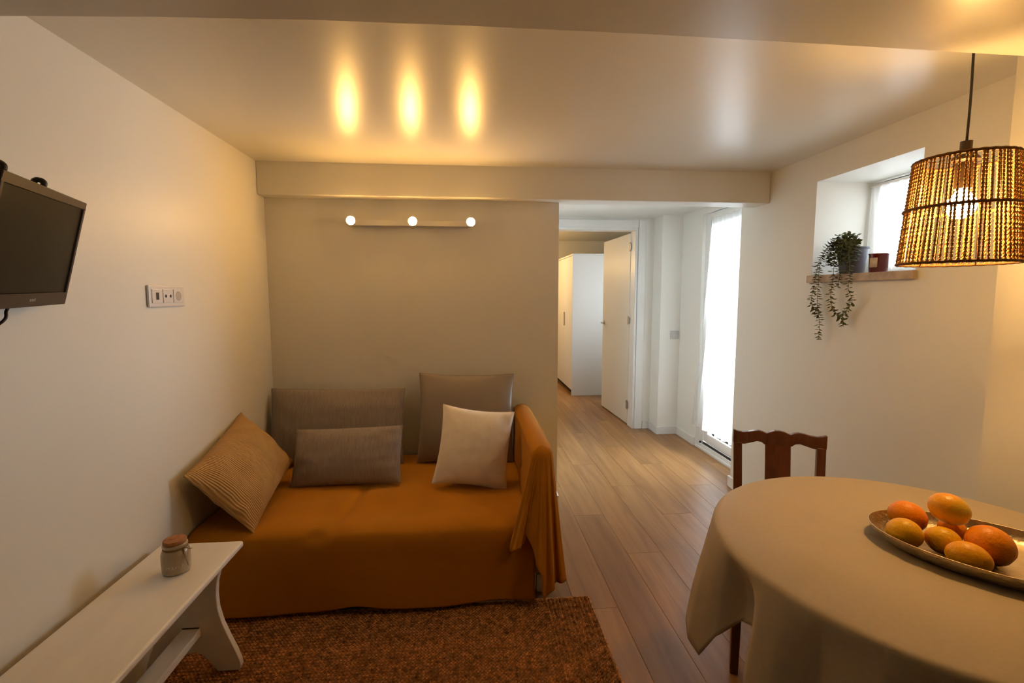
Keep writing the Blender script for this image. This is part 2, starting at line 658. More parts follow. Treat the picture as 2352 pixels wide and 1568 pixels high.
struct(build(MB().prism([(XL, 0.72), (1.755, 0.72), (1.755, 1.128), (1.353, 1.119), (0.836, 1.110), (0.416, 1.105), (0.03, 1.107), (-0.292, 1.113), (-0.606, 1.129), (-0.904, 1.151), (XL, 1.178)], 'z', 1.976, ZC), 'trim_2', 'ceiling_paint', bevel=0.003))
# passage behind the living room
struct(build(MB().box((0.30, 3.13, 2.17), (2.45, YD, 2.28)), 'ceiling_passage', 'ceiling_paint'))
wall('wall_passage_left', ((0.30, YB + 0.11, 0), (0.42, YD, 2.17)))
wall('wall_passage_right', ((XG, 4.22, 0), (2.45, 4.626, 2.17)), ((XG, YR, 2.115), (2.45, 4.22, 2.17)))
wall('wall_passage_back', ((0.30, YD, 0), (0.86, 4.98, 2.36)), ((0.86, YD, 2.072), (1.712, 4.98, 2.36)),
     ((1.712, YD, 0), (3.0, 4.98, 2.36)), ((1.891, 4.626, 0), (2.45, YD, 2.17)))
# bedroom beyond the open door
wall('wall_bedroom_left', ((0.18, 4.98, 0), (0.30, 8.4, 2.36)))
wall('wall_bedroom_back', ((0.18, 8.4, 0), (3.05, 8.5, 2.36)))
wall('wall_bedroom_right', ((2.90, 4.98, 0), (3.0, 5.25, 2.36)), ((2.90, 6.25, 0), (3.0, 8.4, 2.36)),
     ((2.90, 5.25, 0), (3.0, 6.25, 0.85)), ((2.90, 5.25, 2.05), (3.0, 6.25, 2.36)))
struct(build(MB().box((0.18, 4.98, 2.33), (3.0, 8.4, 2.40)), 'ceiling_bedroom', 'ceiling_paint'))

# skirting boards
BH, BT = 0.075, 0.014
struct(build(_boxes([((XR - BT, 1.47, 0), (XR, YR, BH)), ((XR - BT, YR, 0), (2.10, YR + BT, BH))]), 'baseboard_right', 'white_lacquer', bevel=0.003))
struct(build(_boxes([((0.34, YB - BT, 0), (0.575 + BT, YB, BH)), ((0.575, YB, 0), (0.575 + BT, YB + 0.11, BH))]), 'baseboard_back', 'white_lacquer', bevel=0.003))
struct(build(_boxes([((1.81, YD - BT, 0), (1.891 - BT, YD, BH)), ((1.891 - BT, 4.626, 0), (1.891, YD, BH)), ((1.891 - BT, 4.626 - BT, 0), (XG, 4.626, BH)),
                     ((XG - BT, 4.235, 0), (XG, 4.626 - BT, BH))]), 'baseboard_passage', 'white_lacquer', bevel=0.003))

# ------------------------------------------------------------------ bedroom door
d1 = bpy.data.objects.new('door_1', None)
COL.objects.link(d1)
d1.location = (1.70, YD, 0)
struct(d1)
d1['label'] = 'flush cream bedroom door standing open beyond the passage'
cas = MB()
cas.box((1.725, YD - 0.012, 0), (1.805, YD, 2.150))
cas.box((0.80, YD - 0.012, 2.075), (1.725, YD, 2.150))
cas.box((0.78, YD - 0.012, 0), (0.86, YD, 2.150))
build(cas, 'casing', 'white_lacquer', d1, bevel=0.003)
jm = MB()
jm.box((1.700, YD - 0.004, 0), (1.724, 4.985, 2.075))
jm.box((0.86, YD - 0.004, 2.050), (1.700, 4.985, 2.075))
jm.box((0.84, YD - 0.004, 0), (0.865, 4.985, 2.075))
build(jm, 'jamb', 'white_lacquer', d1, bevel=0.002)
leaf_o = build(MB().hexa([(1.700, 5.000, 0.012), (1.735, 4.999, 0.012), (1.702, 5.885, 0.012), (1.667, 5.884, 0.012),
                          (1.700, 5.000, 2.040), (1.735, 4.999, 2.040), (1.702, 5.885, 2.040), (1.667, 5.884, 2.040)]), 'leaf', 'door_paint', d1, bevel=0.002)
hd = MB()
hd.lathe([(0, 0), (0.026, 0), (0.026, 0.008), (0.009, 0.012), (0.009, 0.045), (0, 0.045)], 20)
hd.v = [(1.674 - p[2], 5.825 + p[0], 1.060 + p[1]) for p in hd.v]
hd.tube([(1.632, 5.825, 1.060), (1.628, 5.80, 1.060), (1.628, 5.70, 1.058)], 0.009, 10)
build(hd, 'handle', 'steel', leaf_o, smooth='auto')
for hz in (0.22, 1.13, 1.90):
    hg = MB()
    hg.box((1.694, 4.992, hz - 0.045), (1.7025, 5.030, hz + 0.045))
    hg.lathe([(0, 0), (0.007, 0), (0.007, 0.09), (0, 0.09)], 12, (1.694, 4.990, hz - 0.045))
    hg.box((1.690, 4.960, hz - 0.032), (1.6985, 4.990, hz + 0.032))
    build(hg, 'hinge', 'steel', leaf_o)

# ------------------------------------------------------------------ balcony door (glazed)
d2 = bpy.data.objects.new('door_2', None)
COL.objects.link(d2)
d2.location = (2.16, 3.76, 0)
struct(d2)
d2['label'] = 'white framed balcony door behind the sheer curtain'
fr = MB()
fr.box((2.125, 4.14, 0.05), (2.20, 4.22, 2.115))
fr.box((2.125, YR + 0.002, 0.05), (2.20, 3.36, 2.115))
fr.box((2.125, 3.36, 2.05), (2.20, 4.14, 2.115))
build(fr, 'frame', 'white_lacquer', d2, bevel=0.004)
sa = MB()
sa.box((2.135, 4.08, 0.07), (2.185, 4.139, 2.048))
sa.box((2.135, 3.362, 0.07), (2.185, 3.42, 2.048))
sa.box((2.135, 3.42, 1.98), (2.185, 4.08, 2.048))
sa.box((2.135, 3.42, 0.07), (2.185, 4.08, 0.15))
build(sa, 'sash', 'white_lacquer', d2, bevel=0.004)
build(MB().box((2.157, 3.421, 0.151), (2.163, 4.079, 1.979)), 'pane', 'clear_glass', d2)
th = MB()
th.box((2.090, YR + 0.016, 0), (2.45, 4.22, 0.020))
th.box((2.112, YR + 0.016, 0.020), (2.30, 4.22, 0.048))
build(th, 'threshold', 'white_lacquer', d2, bevel=0.004)
build(MB().box((2.122, YR + 0.016, 0.0485), (2.134, 4.135, 0.066)), 'seal', 'black_rubber', d2)
ct = MB()
ct.lathe([(0, 0), (0.012, 0), (0.012, 0.012), (0.006, 0.016), (0, 0.016)], 12, (2.118, 4.165, 0.048))
build(ct, 'stopper', 'dark_metal', d2)


def curtain(name, mat, x0, ya_top, yb_top, ya_bot, yb_bot, z_top, z_bot, folds, amp, gather=0.0):
    mb = MB()

    def fn(u, v):
        z = z_top + (z_bot - z_top) * v
        e = v ** 1.3
        y = (ya_top + (ya_bot - ya_top) * e) * (1 - u) + (yb_top + (yb_bot - yb_top) * e) * u
        a = amp * (0.55 + 0.45 * v)
        xx = x0 + a * math.sin(u * folds * 2 * PI + 0.9 * math.sin(3 * u + 2 * v)) + 0.35 * a * math.sin(u * folds * 4.7 * PI + 1.3 + v)
        xx -= gather * max(0.0, u - 0.55) * v
        zz = z + 0.004 * math.sin(u * 23) * v
        return (xx, y, zz)
    mb.grid(fn, 140, 30)
    return build(mb, name, mat, smooth=True)


cu = thing('sheer_curtain', 'long white sheer curtain hanging over the bright balcony door', 'curtain', (2.095, 3.78, 0.2))
c1 = curtain('panel', 'curtain_sheer', 2.088, 3.315, 4.045, 3.325, 4.275, 2.055, 0.20, 9, 0.012, 0.0)
c1.location = Vector(c1.location) - Vector(cu.location)
c1.parent = cu
build(MB().tube([(2.088, 3.30, 2.058), (2.088, 4.06, 2.058)], 0.006, 8), 'rod', 'white_lacquer', cu)
for yy in (3.32, 4.05):
    build(MB().box((2.082, yy - 0.006, 2.050), (2.1335, yy + 0.006, 2.066)), 'rod_bracket', 'white_lacquer', cu)

# ------------------------------------------------------------------ niche window
w1 = bpy.data.objects.new('window_1', None)
COL.objects.link(w1)
w1.location = (2.28, 2.24, NZ0)
struct(w1)
w1['label'] = 'small deep-set window in the right wall above the stone sill'
fr = MB()
fr.box((2.265, NY0, 1.506), (2.32, NY0 + 0.05, NZ1))
fr.box((2.265, NY1 - 0.05, 1.506), (2.32, NY1, NZ1))
fr.box((2.265, NY0 + 0.05, NZ1 - 0.05), (2.32, NY1 - 0.05, NZ1))
fr.box((2.265, NY0 + 0.05, 1.506), (2.32, NY1 - 0.05, 1.556))
build(fr, 'frame', 'white_lacquer', w1, bevel=0.004)
build(MB().box((2.290, NY0 + 0.051, 1.557), (2.296, NY1 - 0.051, NZ1 - 0.051)), 'pane', 'clear_glass', w1)
build(MB().box((XR - 0.024, NY0 - 0.012, NZ0 - 0.004), (XR - 0.0005, NY1 + 0.012, 1.505)).box((XR - 0.0005, NY0 + 0.001, NZ0 + 0.001), (2.329, NY1 - 0.001, 1.505)), 'sill', 'sill_stone', w1, bevel=0.003)
cu2 = thing('cafe_curtain', 'short white gathered curtain inside the window niche', 'curtain', (2.215, 2.235, 1.53))
c2 = curtain('panel', 'curtain_white', 2.222, 1.935, 2.54, 1.935, 2.535, 1.985, 1.53, 11, 0.014)
c2.location = Vector(c2.location) - Vector(cu2.location)
c2.parent = cu2
build(MB().tube([(2.222, NY0 + 0.001, 1.988), (2.222, NY1 - 0.001, 1.988)], 0.005, 8), 'rod', 'white_lacquer', cu2)

w2 = bpy.data.objects.new('window_2', None)
COL.objects.link(w2)
w2.location = (2.95, 5.75, 0.85)
struct(w2)
build(MB().box((2.93, 5.25, .85), (2.97, 5.31, 2.05)).box((2.93, 6.19, .85), (2.97, 6.25, 2.05)).box((2.93, 5.31, .85), (2.97, 6.19, .91)).box((2.93, 5.31, 1.99), (2.97, 6.19, 2.05)), 'frame', 'white_lacquer', w2, bevel=0.004)
build(MB().box((2.948, 5.311, 0.911), (2.953, 6.189, 1.989)), 'pane', 'clear_glass', w2)

# ------------------------------------------------------------------ wardrobe in the bedroom
wd = thing('wardrobe', 'tall plain white wardrobe in the bedroom behind the open door', 'wardrobe', (1.72, 7.4, 0))
build(MB().box((1.445, 6.56, 0.07), (2.02, 8.30, 1.935)), 'carcass', 'wardrobe_white', wd, bevel=0.002)
build(MB().box((1.425, 6.545, 1.936), (2.03, 8.31, 1.958)), 'top_panel', 'wardrobe_white', wd, bevel=0.002)
build(MB().box((1.425, 6.545, 0.0), (2.02, 6.559, 1.935)), 'side_panel', 'wardrobe_white', wd, bevel=0.001)
build(MB().box((1.47, 6.56, 0.0), (2.02, 8.29, 0.069)), 'plinth', 'base_dark', wd)
for k in range(3):
    y0 = 6.562 + k * 0.579
    dr = build(MB().box((1.426, y0 + 0.002, 0.075), (1.4445, y0 + 0.575, 1.93)), 'door', 'wardrobe_white', wd, bevel=0.002)
    build(MB().box((1.410, y0 + 0.50, 0.95), (1.4255, y0 + 0.512, 1.15)), 'handle', 'steel', dr, bevel=0.002)

# ------------------------------------------------------------------ passage light switch
sw = thing('light_switch', 'white light switch on the passage pillar by the curtain', 'light switch', (2.04, 4.626, 0.96))
build(MB().box((1.998, 4.617, 0.962), (2.083, 4.6259, 1.047)), 'plate', 'grey_plastic', sw, bevel=0.003)
build(MB().box((2.012, 4.612, 0.976), (2.069, 4.6168, 1.033)), 'rocker', 'grey_plastic', sw, bevel=0.002)

# ------------------------------------------------------------------ jute rug
RX0, RX1, RY0, RY1 = -1.192, 0.545, 0.40, 2.078
rug = thing('jute_rug', 'brown braided jute rug on the wood floor before the daybed', 'rug', ((RX0 + RX1) / 2, (RY0 + RY1) / 2, 0))
build(MB().box((RX0 + 0.004, RY0 + 0.004, 0.0002), (RX1 - 0.004, RY1 - 0.004, 0.007)), 'backing', 'jute_base', rug)


def rug_weave():
    vs, fs = [], []
    rnd = random.Random(3)

    def stitch(cx, cy, l, w, h, ang):
        ca, sa = math.cos(ang), math.sin(ang)
        n = len(vs)
        z0 = 0.0055
        for (a, b, c) in ((-l, 0, 0), (0, -w, 0), (l, 0, 0), (0, w, 0), (-l * 0.45, 0, h), (l * 0.45, 0, h)):
            vs.append((cx + a * ca - b * sa, cy + a * sa + b * ca, z0 + c))
        fs.extend([(n, n + 1, n + 4), (n + 1, n + 5, n + 4), (n + 1, n + 2, n + 5), (n + 2, n + 3, n + 5), (n + 3, n + 4, n + 5), (n + 3, n, n + 4)])
    pitch, ln = 0.0085, 0.0145
    ymax = RY1 - 0.004
    r = 0
    BW = 0.20   # border at the right edge is braided across
    y = 0.80
    while y < ymax:
        xx = RX0 + 0.006 + (r % 2) * ln * 0.5
        xe = RX1 - BW
        while xx < xe:
            stitch(xx + rnd.uniform(-.001, .001), y + rnd.uniform(-.0008, .0008), ln * 0.62, pitch * 0.62, rnd.uniform(0.004, 0.0075), (0.45 if r % 2 else -0.45) + rnd.uniform(-.2, .2))
            xx += ln
        y += pitch
        r += 1
    x = RX1 - BW
    r = 0
    while x < RX1:
        yy = 0.80 + (r % 2) * ln * 0.5
        while yy < ymax:
            stitch(x + rnd.uniform(-.001, .001), yy + rnd.uniform(-.001, .001), ln * 0.68, pitch * 0.66, rnd.uniform(0.0045, 0.0095), PI / 2 + (0.5 if r % 2 else -0.5) + rnd.uniform(-.3, .3))
            yy += ln
        x += pitch
        r += 1
    mb = MB()
    off = rug.location
    me = bpy.data.meshes.new('weave')
    me.from_pydata([(p[0] - off.x, p[1] - off.y, p[2]) for p in vs], [], fs)
    me.materials.append(MATS['jute_yarn'])
    o = bpy.data.objects.new('weave', me)
    COL.objects.link(o)
    o.parent = rug
    o['kind'] = 'stuff'


rug_weave()
hem = MB()
hem.tube([(RX1 - 0.003, RY0 + 0.01, 0.007), (RX1 - 0.003, RY1 - 0.005, 0.007)], 0.006, 6)
hem.tube([(RX0 + 0.003, RY1 - 0.003, 0.007), (RX1 - 0.003, RY1 - 0.003, 0.007)], 0.006, 6)
hem.tube([(RX0 + 0.003, RY0 + 0.01, 0.007), (RX0 + 0.003, RY1 - 0.005, 0.007)], 0.006, 6)
hem.tube([(RX0 + 0.003, RY0 + 0.004, 0.007), (RX1 - 0.003, RY0 + 0.004, 0.007)], 0.006, 6)
build(hem, 'edge_braid', 'jute_yarn', rug, smooth=True)

# ------------------------------------------------------------------ daybed
SZ = 0.385
bed = thing('daybed', 'low daybed with right armrest under mustard covers', 'daybed', (-0.42, 2.55, 0))
build(MB().box((-1.17, 2.13, 0.10), (0.27, 3.03, 0.22)), 'base', 'base_dark', bed, bevel=0.01)
build(MB().box((-1.18, 2.085, 0.221), (0.28, 3.04, 0.358)), 'mattress', 'mattress_cloth', bed, bevel=0.03, segs=4)
build(MB().box((0.292, 2.135, 0.09), (0.372, 3.03, 0.685)), 'armrest', 'mattress_cloth', bed, bevel=0.02, segs=3)
for (lx, ly) in ((-1.14, 2.16), (-1.14, 3.0), (0.33, 2.16), (0.33, 3.0)):
    build(MB().box((lx - 0.02, ly - 0.02, 0.0), (lx + 0.02, ly + 0.02, 0.099 if lx < 0 else 0.089)), 'leg', 'white_lacquer', bed, bevel=0.003)


def seat_cover():
    path = [Vector((3.045, SZ)), Vector((2.72, SZ + .002)), Vector((2.40, SZ + .001)), Vector((2.20, SZ)), Vector((2.125, SZ - .001)), Vector((2.085, SZ - .012)),
            Vector((2.060, SZ - .035)), Vector((2.048, SZ - .08)), Vector((2.042, .22)), Vector((2.036, .12)), Vector((2.030, .028))]
    path3 = catmull([(p[0], p[1], 0) for p in path], 7)
    mb = MB()
    xa, xb = -1.192, 0.287

    def fn(u, v):
        k = v * (len(path3) - 1)
        i = min(int(k), len(path3) - 2)
        p = path3[i].lerp(path3[i + 1], k - i)
        x = xa + (xb - xa) * u
        y, z = p[0], p[1]
        down = max(0.0, min(1.0, (SZ - z) / (SZ - 0.03)))
        # soft lumps on the top, shallow hanging folds at the front
        z += 0.006 * noise.noise(Vector((x * 2.3, y * 2.3, 0.3))) * (1 - down) + 0.0025 * noise.noise(Vector((x * 9, y * 9, 4)))
        y += down * (0.010 * math.sin(x * 7.5 + 0.6) + 0.006 * noise.noise(Vector((x * 5, 0.2, z * 2))))
        # seam crease running to the front edge and pinched dimple
        z -= 0.010 * math.exp(-((x + 0.60 - (y - 2.1) * 0.12) / 0.026) ** 2) * (1 - down)
        d2 = ((x + 0.67) / 0.05) ** 2 + ((z - SZ + 0.03) / 0.03) ** 2 + ((y - 2.07) / 0.05) ** 2
        y += 0.016 * math.exp(-d2)
        # hem lifts unevenly above the rug
        if v > 0.9:
            lift = 0.006 + 0.012 * max(0.0, noise.noise(Vector((x * 2.2 + 3.1, 0, 0))) + 0.25) + 0.018 * math.exp(-((x + 0.50) / 0.10) ** 2)
            z += lift * (v - 0.9) * 10
        return (x, y, z)
    mb.grid(fn, 150, 90)
    return build(mb, 'bed_cover', 'mustard_cloth', smooth=True, solid=0.004)


tag(seat_cover(), 'mustard cover spread over the daybed seat and front', 'bed cover')


def arm_throw():
    # keys: centre of the arm top, edge of the arm top, hem
    keys = [((.33, 2.99, .712), (.283, 3.00, .688), (.279, 3.00, .400)),
            ((.33, 2.60, .712), (.282, 2.60, .690), (.270, 2.60, .398)),
            ((.33, 2.26, .712), (.282, 2.26, .690), (.262, 2.22, .396)),
            ((.33, 2.17, .710), (.284, 2.15, .686), (.228, 2.09, .398)),
            ((.33, 2.15, .709), (.290, 2.125, .682), (.172, 2.015, .285)),
            ((.33, 2.15, .708), (.298, 2.118, .680), (.205, 1.992, .300)),
            ((.33, 2.15, .708), (.306, 2.114, .679), (.222, 2.012, .295)),
            ((.33, 2.15, .708), (.314, 2.112, .679), (.248, 2.022, .345)),
            ((.33, 2.15, .708), (.324, 2.110, .678), (.285, 1.975, .240)),
            ((.33, 2.15, .708), (.334, 2.108, .678), (.312, 1.955, .165)),
            ((.33, 2.15, .708), (.343, 2.108, .678), (.316, 1.975, .070)),
            ((.33, 2.15, .708), (.352, 2.110, .678), (.362, 1.985, .115)),
            ((.33, 2.15, .708), (.362, 2.114, .680), (.378, 2.045, .105)),
            ((.33, 2.15, .709), (.372, 2.122, .682), (.422, 2.035, .112)),
            ((.33, 2.17, .710), (.380, 2.15, .686), (.432, 2.10, .120)),
            ((.33, 2.26, .712), (.382, 2.26, .690), (.418, 2.26, .150)),
            ((.33, 2.60, .712), (.382, 2.60, .690), (.412, 2.60, .170)),
            ((.33, 2.99, .712), (.381, 3.00, .688), (.405, 3.00, .170))]
    n = 8
    C = catmull([k[0] for k in keys], n)
    T = catmull([k[1] for k in keys], n)
    Hm = catmull([k[2] for k in keys], n)
    mb = MB()
    L = len(C)

    def fn(u, v):
        i = min(int(round(u * (L - 1))), L - 1)
        if v < 0.18:
            t = v / 0.18
            p = C[i].lerp(T[i], t)
            p.z += 0.010 * math.sin(t * PI) * 0.6
            return p
        t = (v - 0.18) / 0.82
        # the cloth leaves the arm steeply and spreads out towards the hem
        q = T[i].lerp(Hm[i], t)
        bend = t * (1 - t) * 0.16
        c = Vector((0.332, max(T[i].y, 2.16), 0))
        d = Vector((q.x - c.x, q.y - c.y, 0))
        if d.length > 1e-5:
            q -= d * bend * 0.8
        q += Vector((0.004 * math.sin(i * 0.7 + t * 3), 0.004 * math.cos(i * 0.9), 0)) * t
        return q
    mb.grid(fn, L, 40)
    return build(mb, 'arm_throw', 'mustard_cloth', smooth=True, solid=0.004)


tag(arm_throw(), 'mustard throw draped in folds over the daybed armrest', 'throw')


# ------------------------------------------------------------------ cushions
def cushion(name, mat, label, corners, thick, pinch=0.06, round_=0.5, seed=0, wrinkle=0.004, puff=2.0, group='cushions on the daybed'):
    TL, TR, BR, BL = [Vector(c) for c in corners]
    cen = (TL + TR + BR + BL) / 4
    ux = ((TR - TL) + (BR - BL)) / 2
    vx = ((TL - BL) + (TR - BR)) / 2
    w, h = ux.length, vx.length
    ux.normalize()
    vx = (vx - ux * vx.dot(ux)).normalized()
    nx = ux.cross(vx)
    mb = MB()
    N = 36

    def half(sgn):
        def fn(a, b):
            u, v = 2 * a - 1, 2 * b - 1
            # denser sampling near the seams
            u, v = math.sin(u * PI / 2), math.sin(v * PI / 2)
            x = u * w / 2 * (1 - pinch * (1 - v ** 2) * abs(u) ** 1.5)
            y = v * h / 2 * (1 - pinch * (1 - u ** 2) * abs(v) ** 1.5)
            t = max(0.0, (1 - abs(u) ** puff) * (1 - abs(v) ** puff)) ** round_
            wr = wrinkle * noise.noise(Vector((u * 3 + seed, v * 3, sgn))) * 2
            d = thick / 2 * t + wr * min(1, t * 3)
            return (x, y, sgn * max(d, 0.0))
        return fn
    mb.grid(half(1), N, N)
    mb.grid(half(-1), N, N)
    me = mb.mesh(name, mat, True)
    o = bpy.data.objects.new(name, me)
    COL.objects.link(o)
    M = Matrix.Identity(4)
    for i in range(3):
        M[i][0], M[i][1], M[i][2], M[i][3] = ux[i], vx[i], nx[i], cen[i]
    o.matrix_world = M
    tag(o, label, 'cushion', group)
    # piping seam around the edge
    ring = []
    for k in range(4):
        for s in range(24):
            t = s / 24 * 2 - 1
            u, v = ((t, -1), (1, t), (-t, 1), (-1, -t))[k]
            ring.append((u * w / 2 * (1 - pinch * (1 - v ** 2) * abs(u) ** 1.5), v * h / 2 * (1 - pinch * (1 - u ** 2) * abs(v) ** 1.5), 0))
    sm = MB().tube(ring, 0.0028, 6, closed=True)
    build(sm, 'seam', mat, o, smooth=True, local=True)
    return o


cushion('back_cushion', 'grey_knit', 'large grey ribbed-knit cushion against the wall, nearest the corner',
        ((-1.180, 2.985, .838), (-.392, 2.975, .832), (-.392, 2.865, .392), (-1.190, 2.875, .405)), 0.15, pinch=0.035, seed=1)
cushion('back_cushion', 'taupe_satin', 'large square taupe satin cushion standing against the back wall',
        ((-.298, 2.985, .925), (.286, 2.975, .905), (.262, 2.850, .392), (-.318, 2.86, .395)), 0.15, pinch=0.055, seed=4, wrinkle=0.003)
cushion('lumbar_cushion', 'grey_knit', 'small oblong grey knit cushion lying in front of the big one',
        ((-.925, 2.70, .655), (-.372, 2.665, .685), (-.362, 2.535, .402), (-.965, 2.56, .395)), 0.13, pinch=0.03, seed=8)
cushion('throw_pillow', 'beige_linen', 'pale beige linen cushion tilted against the taupe one',
        ((-.124, 2.635, .812), (.268, 2.60, .742), (.172, 2.445, .390), (-.213, 2.47, .410)), 0.15, pinch=0.085, seed=12, wrinkle=0.0025)
cushion('throw_pillow', 'corduroy', 'mustard corduroy cushion propped against the left wall',
        ((-1.182, 2.62, .765), (-.955, 2.69, .478), (-.945, 2.085, .395), (-1.172, 2.015, .682)), 0.17, pinch=0.06, seed=15, wrinkle=0.006)

# ------------------------------------------------------------------ bench
bn = thing('bench', 'long white painted wooden bench along the left wall', 'bench', (-1.018, 1.2, 0))
tp = MB().box((-1.168, 0.42, 0.437), (-0.869, 1.866, 0.460))
build(tp, 'seat_board', 'bench_paint', bn, bevel=0.008, segs=4)
half = [(.118, .437), (.112, .41), (.098, .36), (.093, .31), (.095, .26), (.108, .20), (.128, .145), (.150, .09), (.163, .05), (.166, .030), (.160, 0.0135), (.084, 0.0135),
        (.075, .025), (.058, .055), (.035, .080), (.012, .092)]
poly = [(-1.018 + a, b) for a, b in half] + [(-1.018 - a, b) for a, b in reversed(half)]
for ly in (0.545, 1.755):
    build(MB().prism(poly, 'y', ly, ly + 0.024), 'leg', 'bench_paint', bn, bevel=0.003)
build(MB().box((-1.052, 0.50, 0.160), (-0.984, 1.754, 0.188)), 'stretcher', 'bench_paint', bn, bevel=0.004)
build(MB().box((-1.048, 1.7525, 0.1885), (-0.990, 1.7549, 0.1915)), 'joint_gap', 'base_dark', bn)

# ------------------------------------------------------------------ candle jar on the bench
jx, jy, jz = -1.003, 1.672, 0.4605
jr = thing('candle_jar', 'small glass jar with cork lid and twine on the bench', 'jar', (jx, jy, jz))
prof = [(0.0, 0.0), (0.036, 0.0), (0.041, 0.004), (0.0425, 0.012), (0.0435, 0.045), (0.043, 0.066), (0.039, 0.078), (0.0345, 0.083), (0.0345, 0.088), (0.0375, 0.091), (0.0375, 0.098), (0.035, 0.100), (0.0, 0.100)]
jb = build(MB().lathe(prof, 40, (jx, jy, jz)), 'glass_body', 'jar_glass', jr, smooth='auto')
build(MB().lathe([(0.0, 0.1003), (0.0325, 0.1003), (0.0345, 0.103), (0.0345, 0.111), (0.0325, 0.1135), (0.0, 0.1135)], 32, (jx, jy, jz)), 'cork_lid', 'cork', jr, smooth='auto')
tw = MB()
for dz in (0.0845, 0.0865):
    tw.tube([(jx + 0.0358 * math.cos(a * 2 * PI / 28), jy + 0.0358 * math.sin(a * 2 * PI / 28), jz + dz) for a in range(28)], 0.0013, 6, closed=True)
ex, ey = jx + 0.033, jy - 0.014
tw.tube(catmull([(ex, ey, jz + .086), (ex + .012, ey - .003, jz + .090), (ex + .022, ey - .004, jz + .086), (ex + .032, ey - .004, jz + .087)], 5), 0.0012, 6)
tw.tube(catmull([(ex, ey, jz + .086), (ex + .006, ey - .004, jz + .070), (ex + .012, ey - .006, jz + .050), (ex + .018, ey - .008, jz + .030)], 5), 0.0012, 6)
tw.tube(catmull([(ex, ey, jz + .086), (ex + .006, ey - .005, jz + .078), (ex + .005, ey - .007, jz + .068), (ex, ey - .004, jz + .086)], 5), 0.0016, 6)
build(tw, 'twine_bow', 'twine', jr, smooth=True)
# raised word around the front of the glass
fc = bpy.data.curves.new('lettering', 'FONT')
fc.body = 'march'
fc.size = 0.0175
fc.align_x = 'CENTER'
fc.extrude = 0.0006
fc.space_character = 1.25
fo = bpy.data.objects.new('lettering_source', fc)
COL.objects.link(fo)
dg = bpy.context.evaluated_depsgraph_get()
tm = bpy.data.meshes.new_from_object(fo.evaluated_get(dg))
bpy.data.objects.remove(fo)
a0 = math.atan2(-jy, -jx) - 0.10
for v in tm.vertices:
    ang = a0 + v.co.x / 0.0435
    rr = 0.0437 + v.co.z
    v.co = Vector((rr * math.cos(ang), rr * math.sin(ang), 0.026 + v.co.y))
tm.materials.clear()
tm.materials.append(MATS['jar_print'])
lo_ = bpy.data.objects.new('lettering', tm)
COL.objects.link(lo_)
lo_.parent = jb

# ------------------------------------------------------------------ wall television
TVW, TVH = 0.458, 0.2986
TLp, TRp, BRp = Vector((-.942, 1.106, 1.656)), Vector((-1.096, 1.537, 1.664)), Vector((-1.165, 1.519, 1.374))
ux = (TRp - TLp).normalized()
vx = (TRp - BRp)
vx = (vx - ux * vx.dot(ux)).normalized()
nx = ux.cross(vx)
cen = (TLp + BRp) / 2
tv = thing('television', 'small flat-screen television tilted on the left wall', 'television', (0, 0, 0))
M = Matrix.Identity(4)
for i in range(3):
    M[i][0], M[i][1], M[i][2], M[i][3] = ux[i], vx[i], nx[i], cen[i]
tv.matrix_world = M
W2, H2 = TVW / 2, TVH / 2
sb, st, sbot = 0.0125, 0.021, 0.035
bz = MB()
bz.box((-W2, H2 - st, -0.014), (W2, H2, 0.0))
bz.box((-W2, -H2, -0.014), (W2, -H2 + sbot, 0.0))
bz.box((-W2, -H2 + sbot, -0.014), (-W2 + sb, H2 - st, 0.0))
bz.box((W2 - sb, -H2 + sbot, -0.014), (W2, H2 - st, 0.0))
build(bz, 'bezel', 'tv_plastic', tv, local=True, bevel=0.0025)
build(MB().box((-W2 + sb, -H2 + sbot, -0.013), (W2 - sb, H2 - st, -0.004)), 'screen', 'tv_screen', tv, local=True)
build(MB().box((-W2 + .004, -H2 + .004, -0.024), (W2 - .004, H2 - .004, -0.0145)), 'back_shell', 'tv_back', tv, local=True, bevel=0.006)
lg = MB()
for k, (hh, ww) in enumerate(((.0065, .0045), (.006, .004), (.0065, .005), (.006, .004), (.0078, .0042))):
    x0 = k * 0.0064 - 0.047
    lg.box((x0 + 0.052, -H2 + 0.0145, -0.0002), (x0 + 0.052 + ww, -H2 + 0.0145 + hh, 0.0006))
    lg.box((x0 + 0.052, -H2 + 0.0145 + hh * .4, 0.0006), (x0 + 0.052 + ww * .7, -H2 + 0.0145 + hh * .6, 0.0008))
build(lg, 'logo', 'logo_grey', tv, local=True)
for kx in (-0.215, -0.03):
    kb = MB()
    kb.tube(catmull([(kx, H2 - 0.03, -0.026), (kx, H2 + 0.004, -0.026), (kx, H2 + 0.012, -0.018), (kx, H2 + 0.009, -0.008), (kx, H2 + 0.0005, -0.007)], 4), 0.0065, 10)
    build(kb, 'hook', 'dark_metal', tv, local=True, smooth=True)
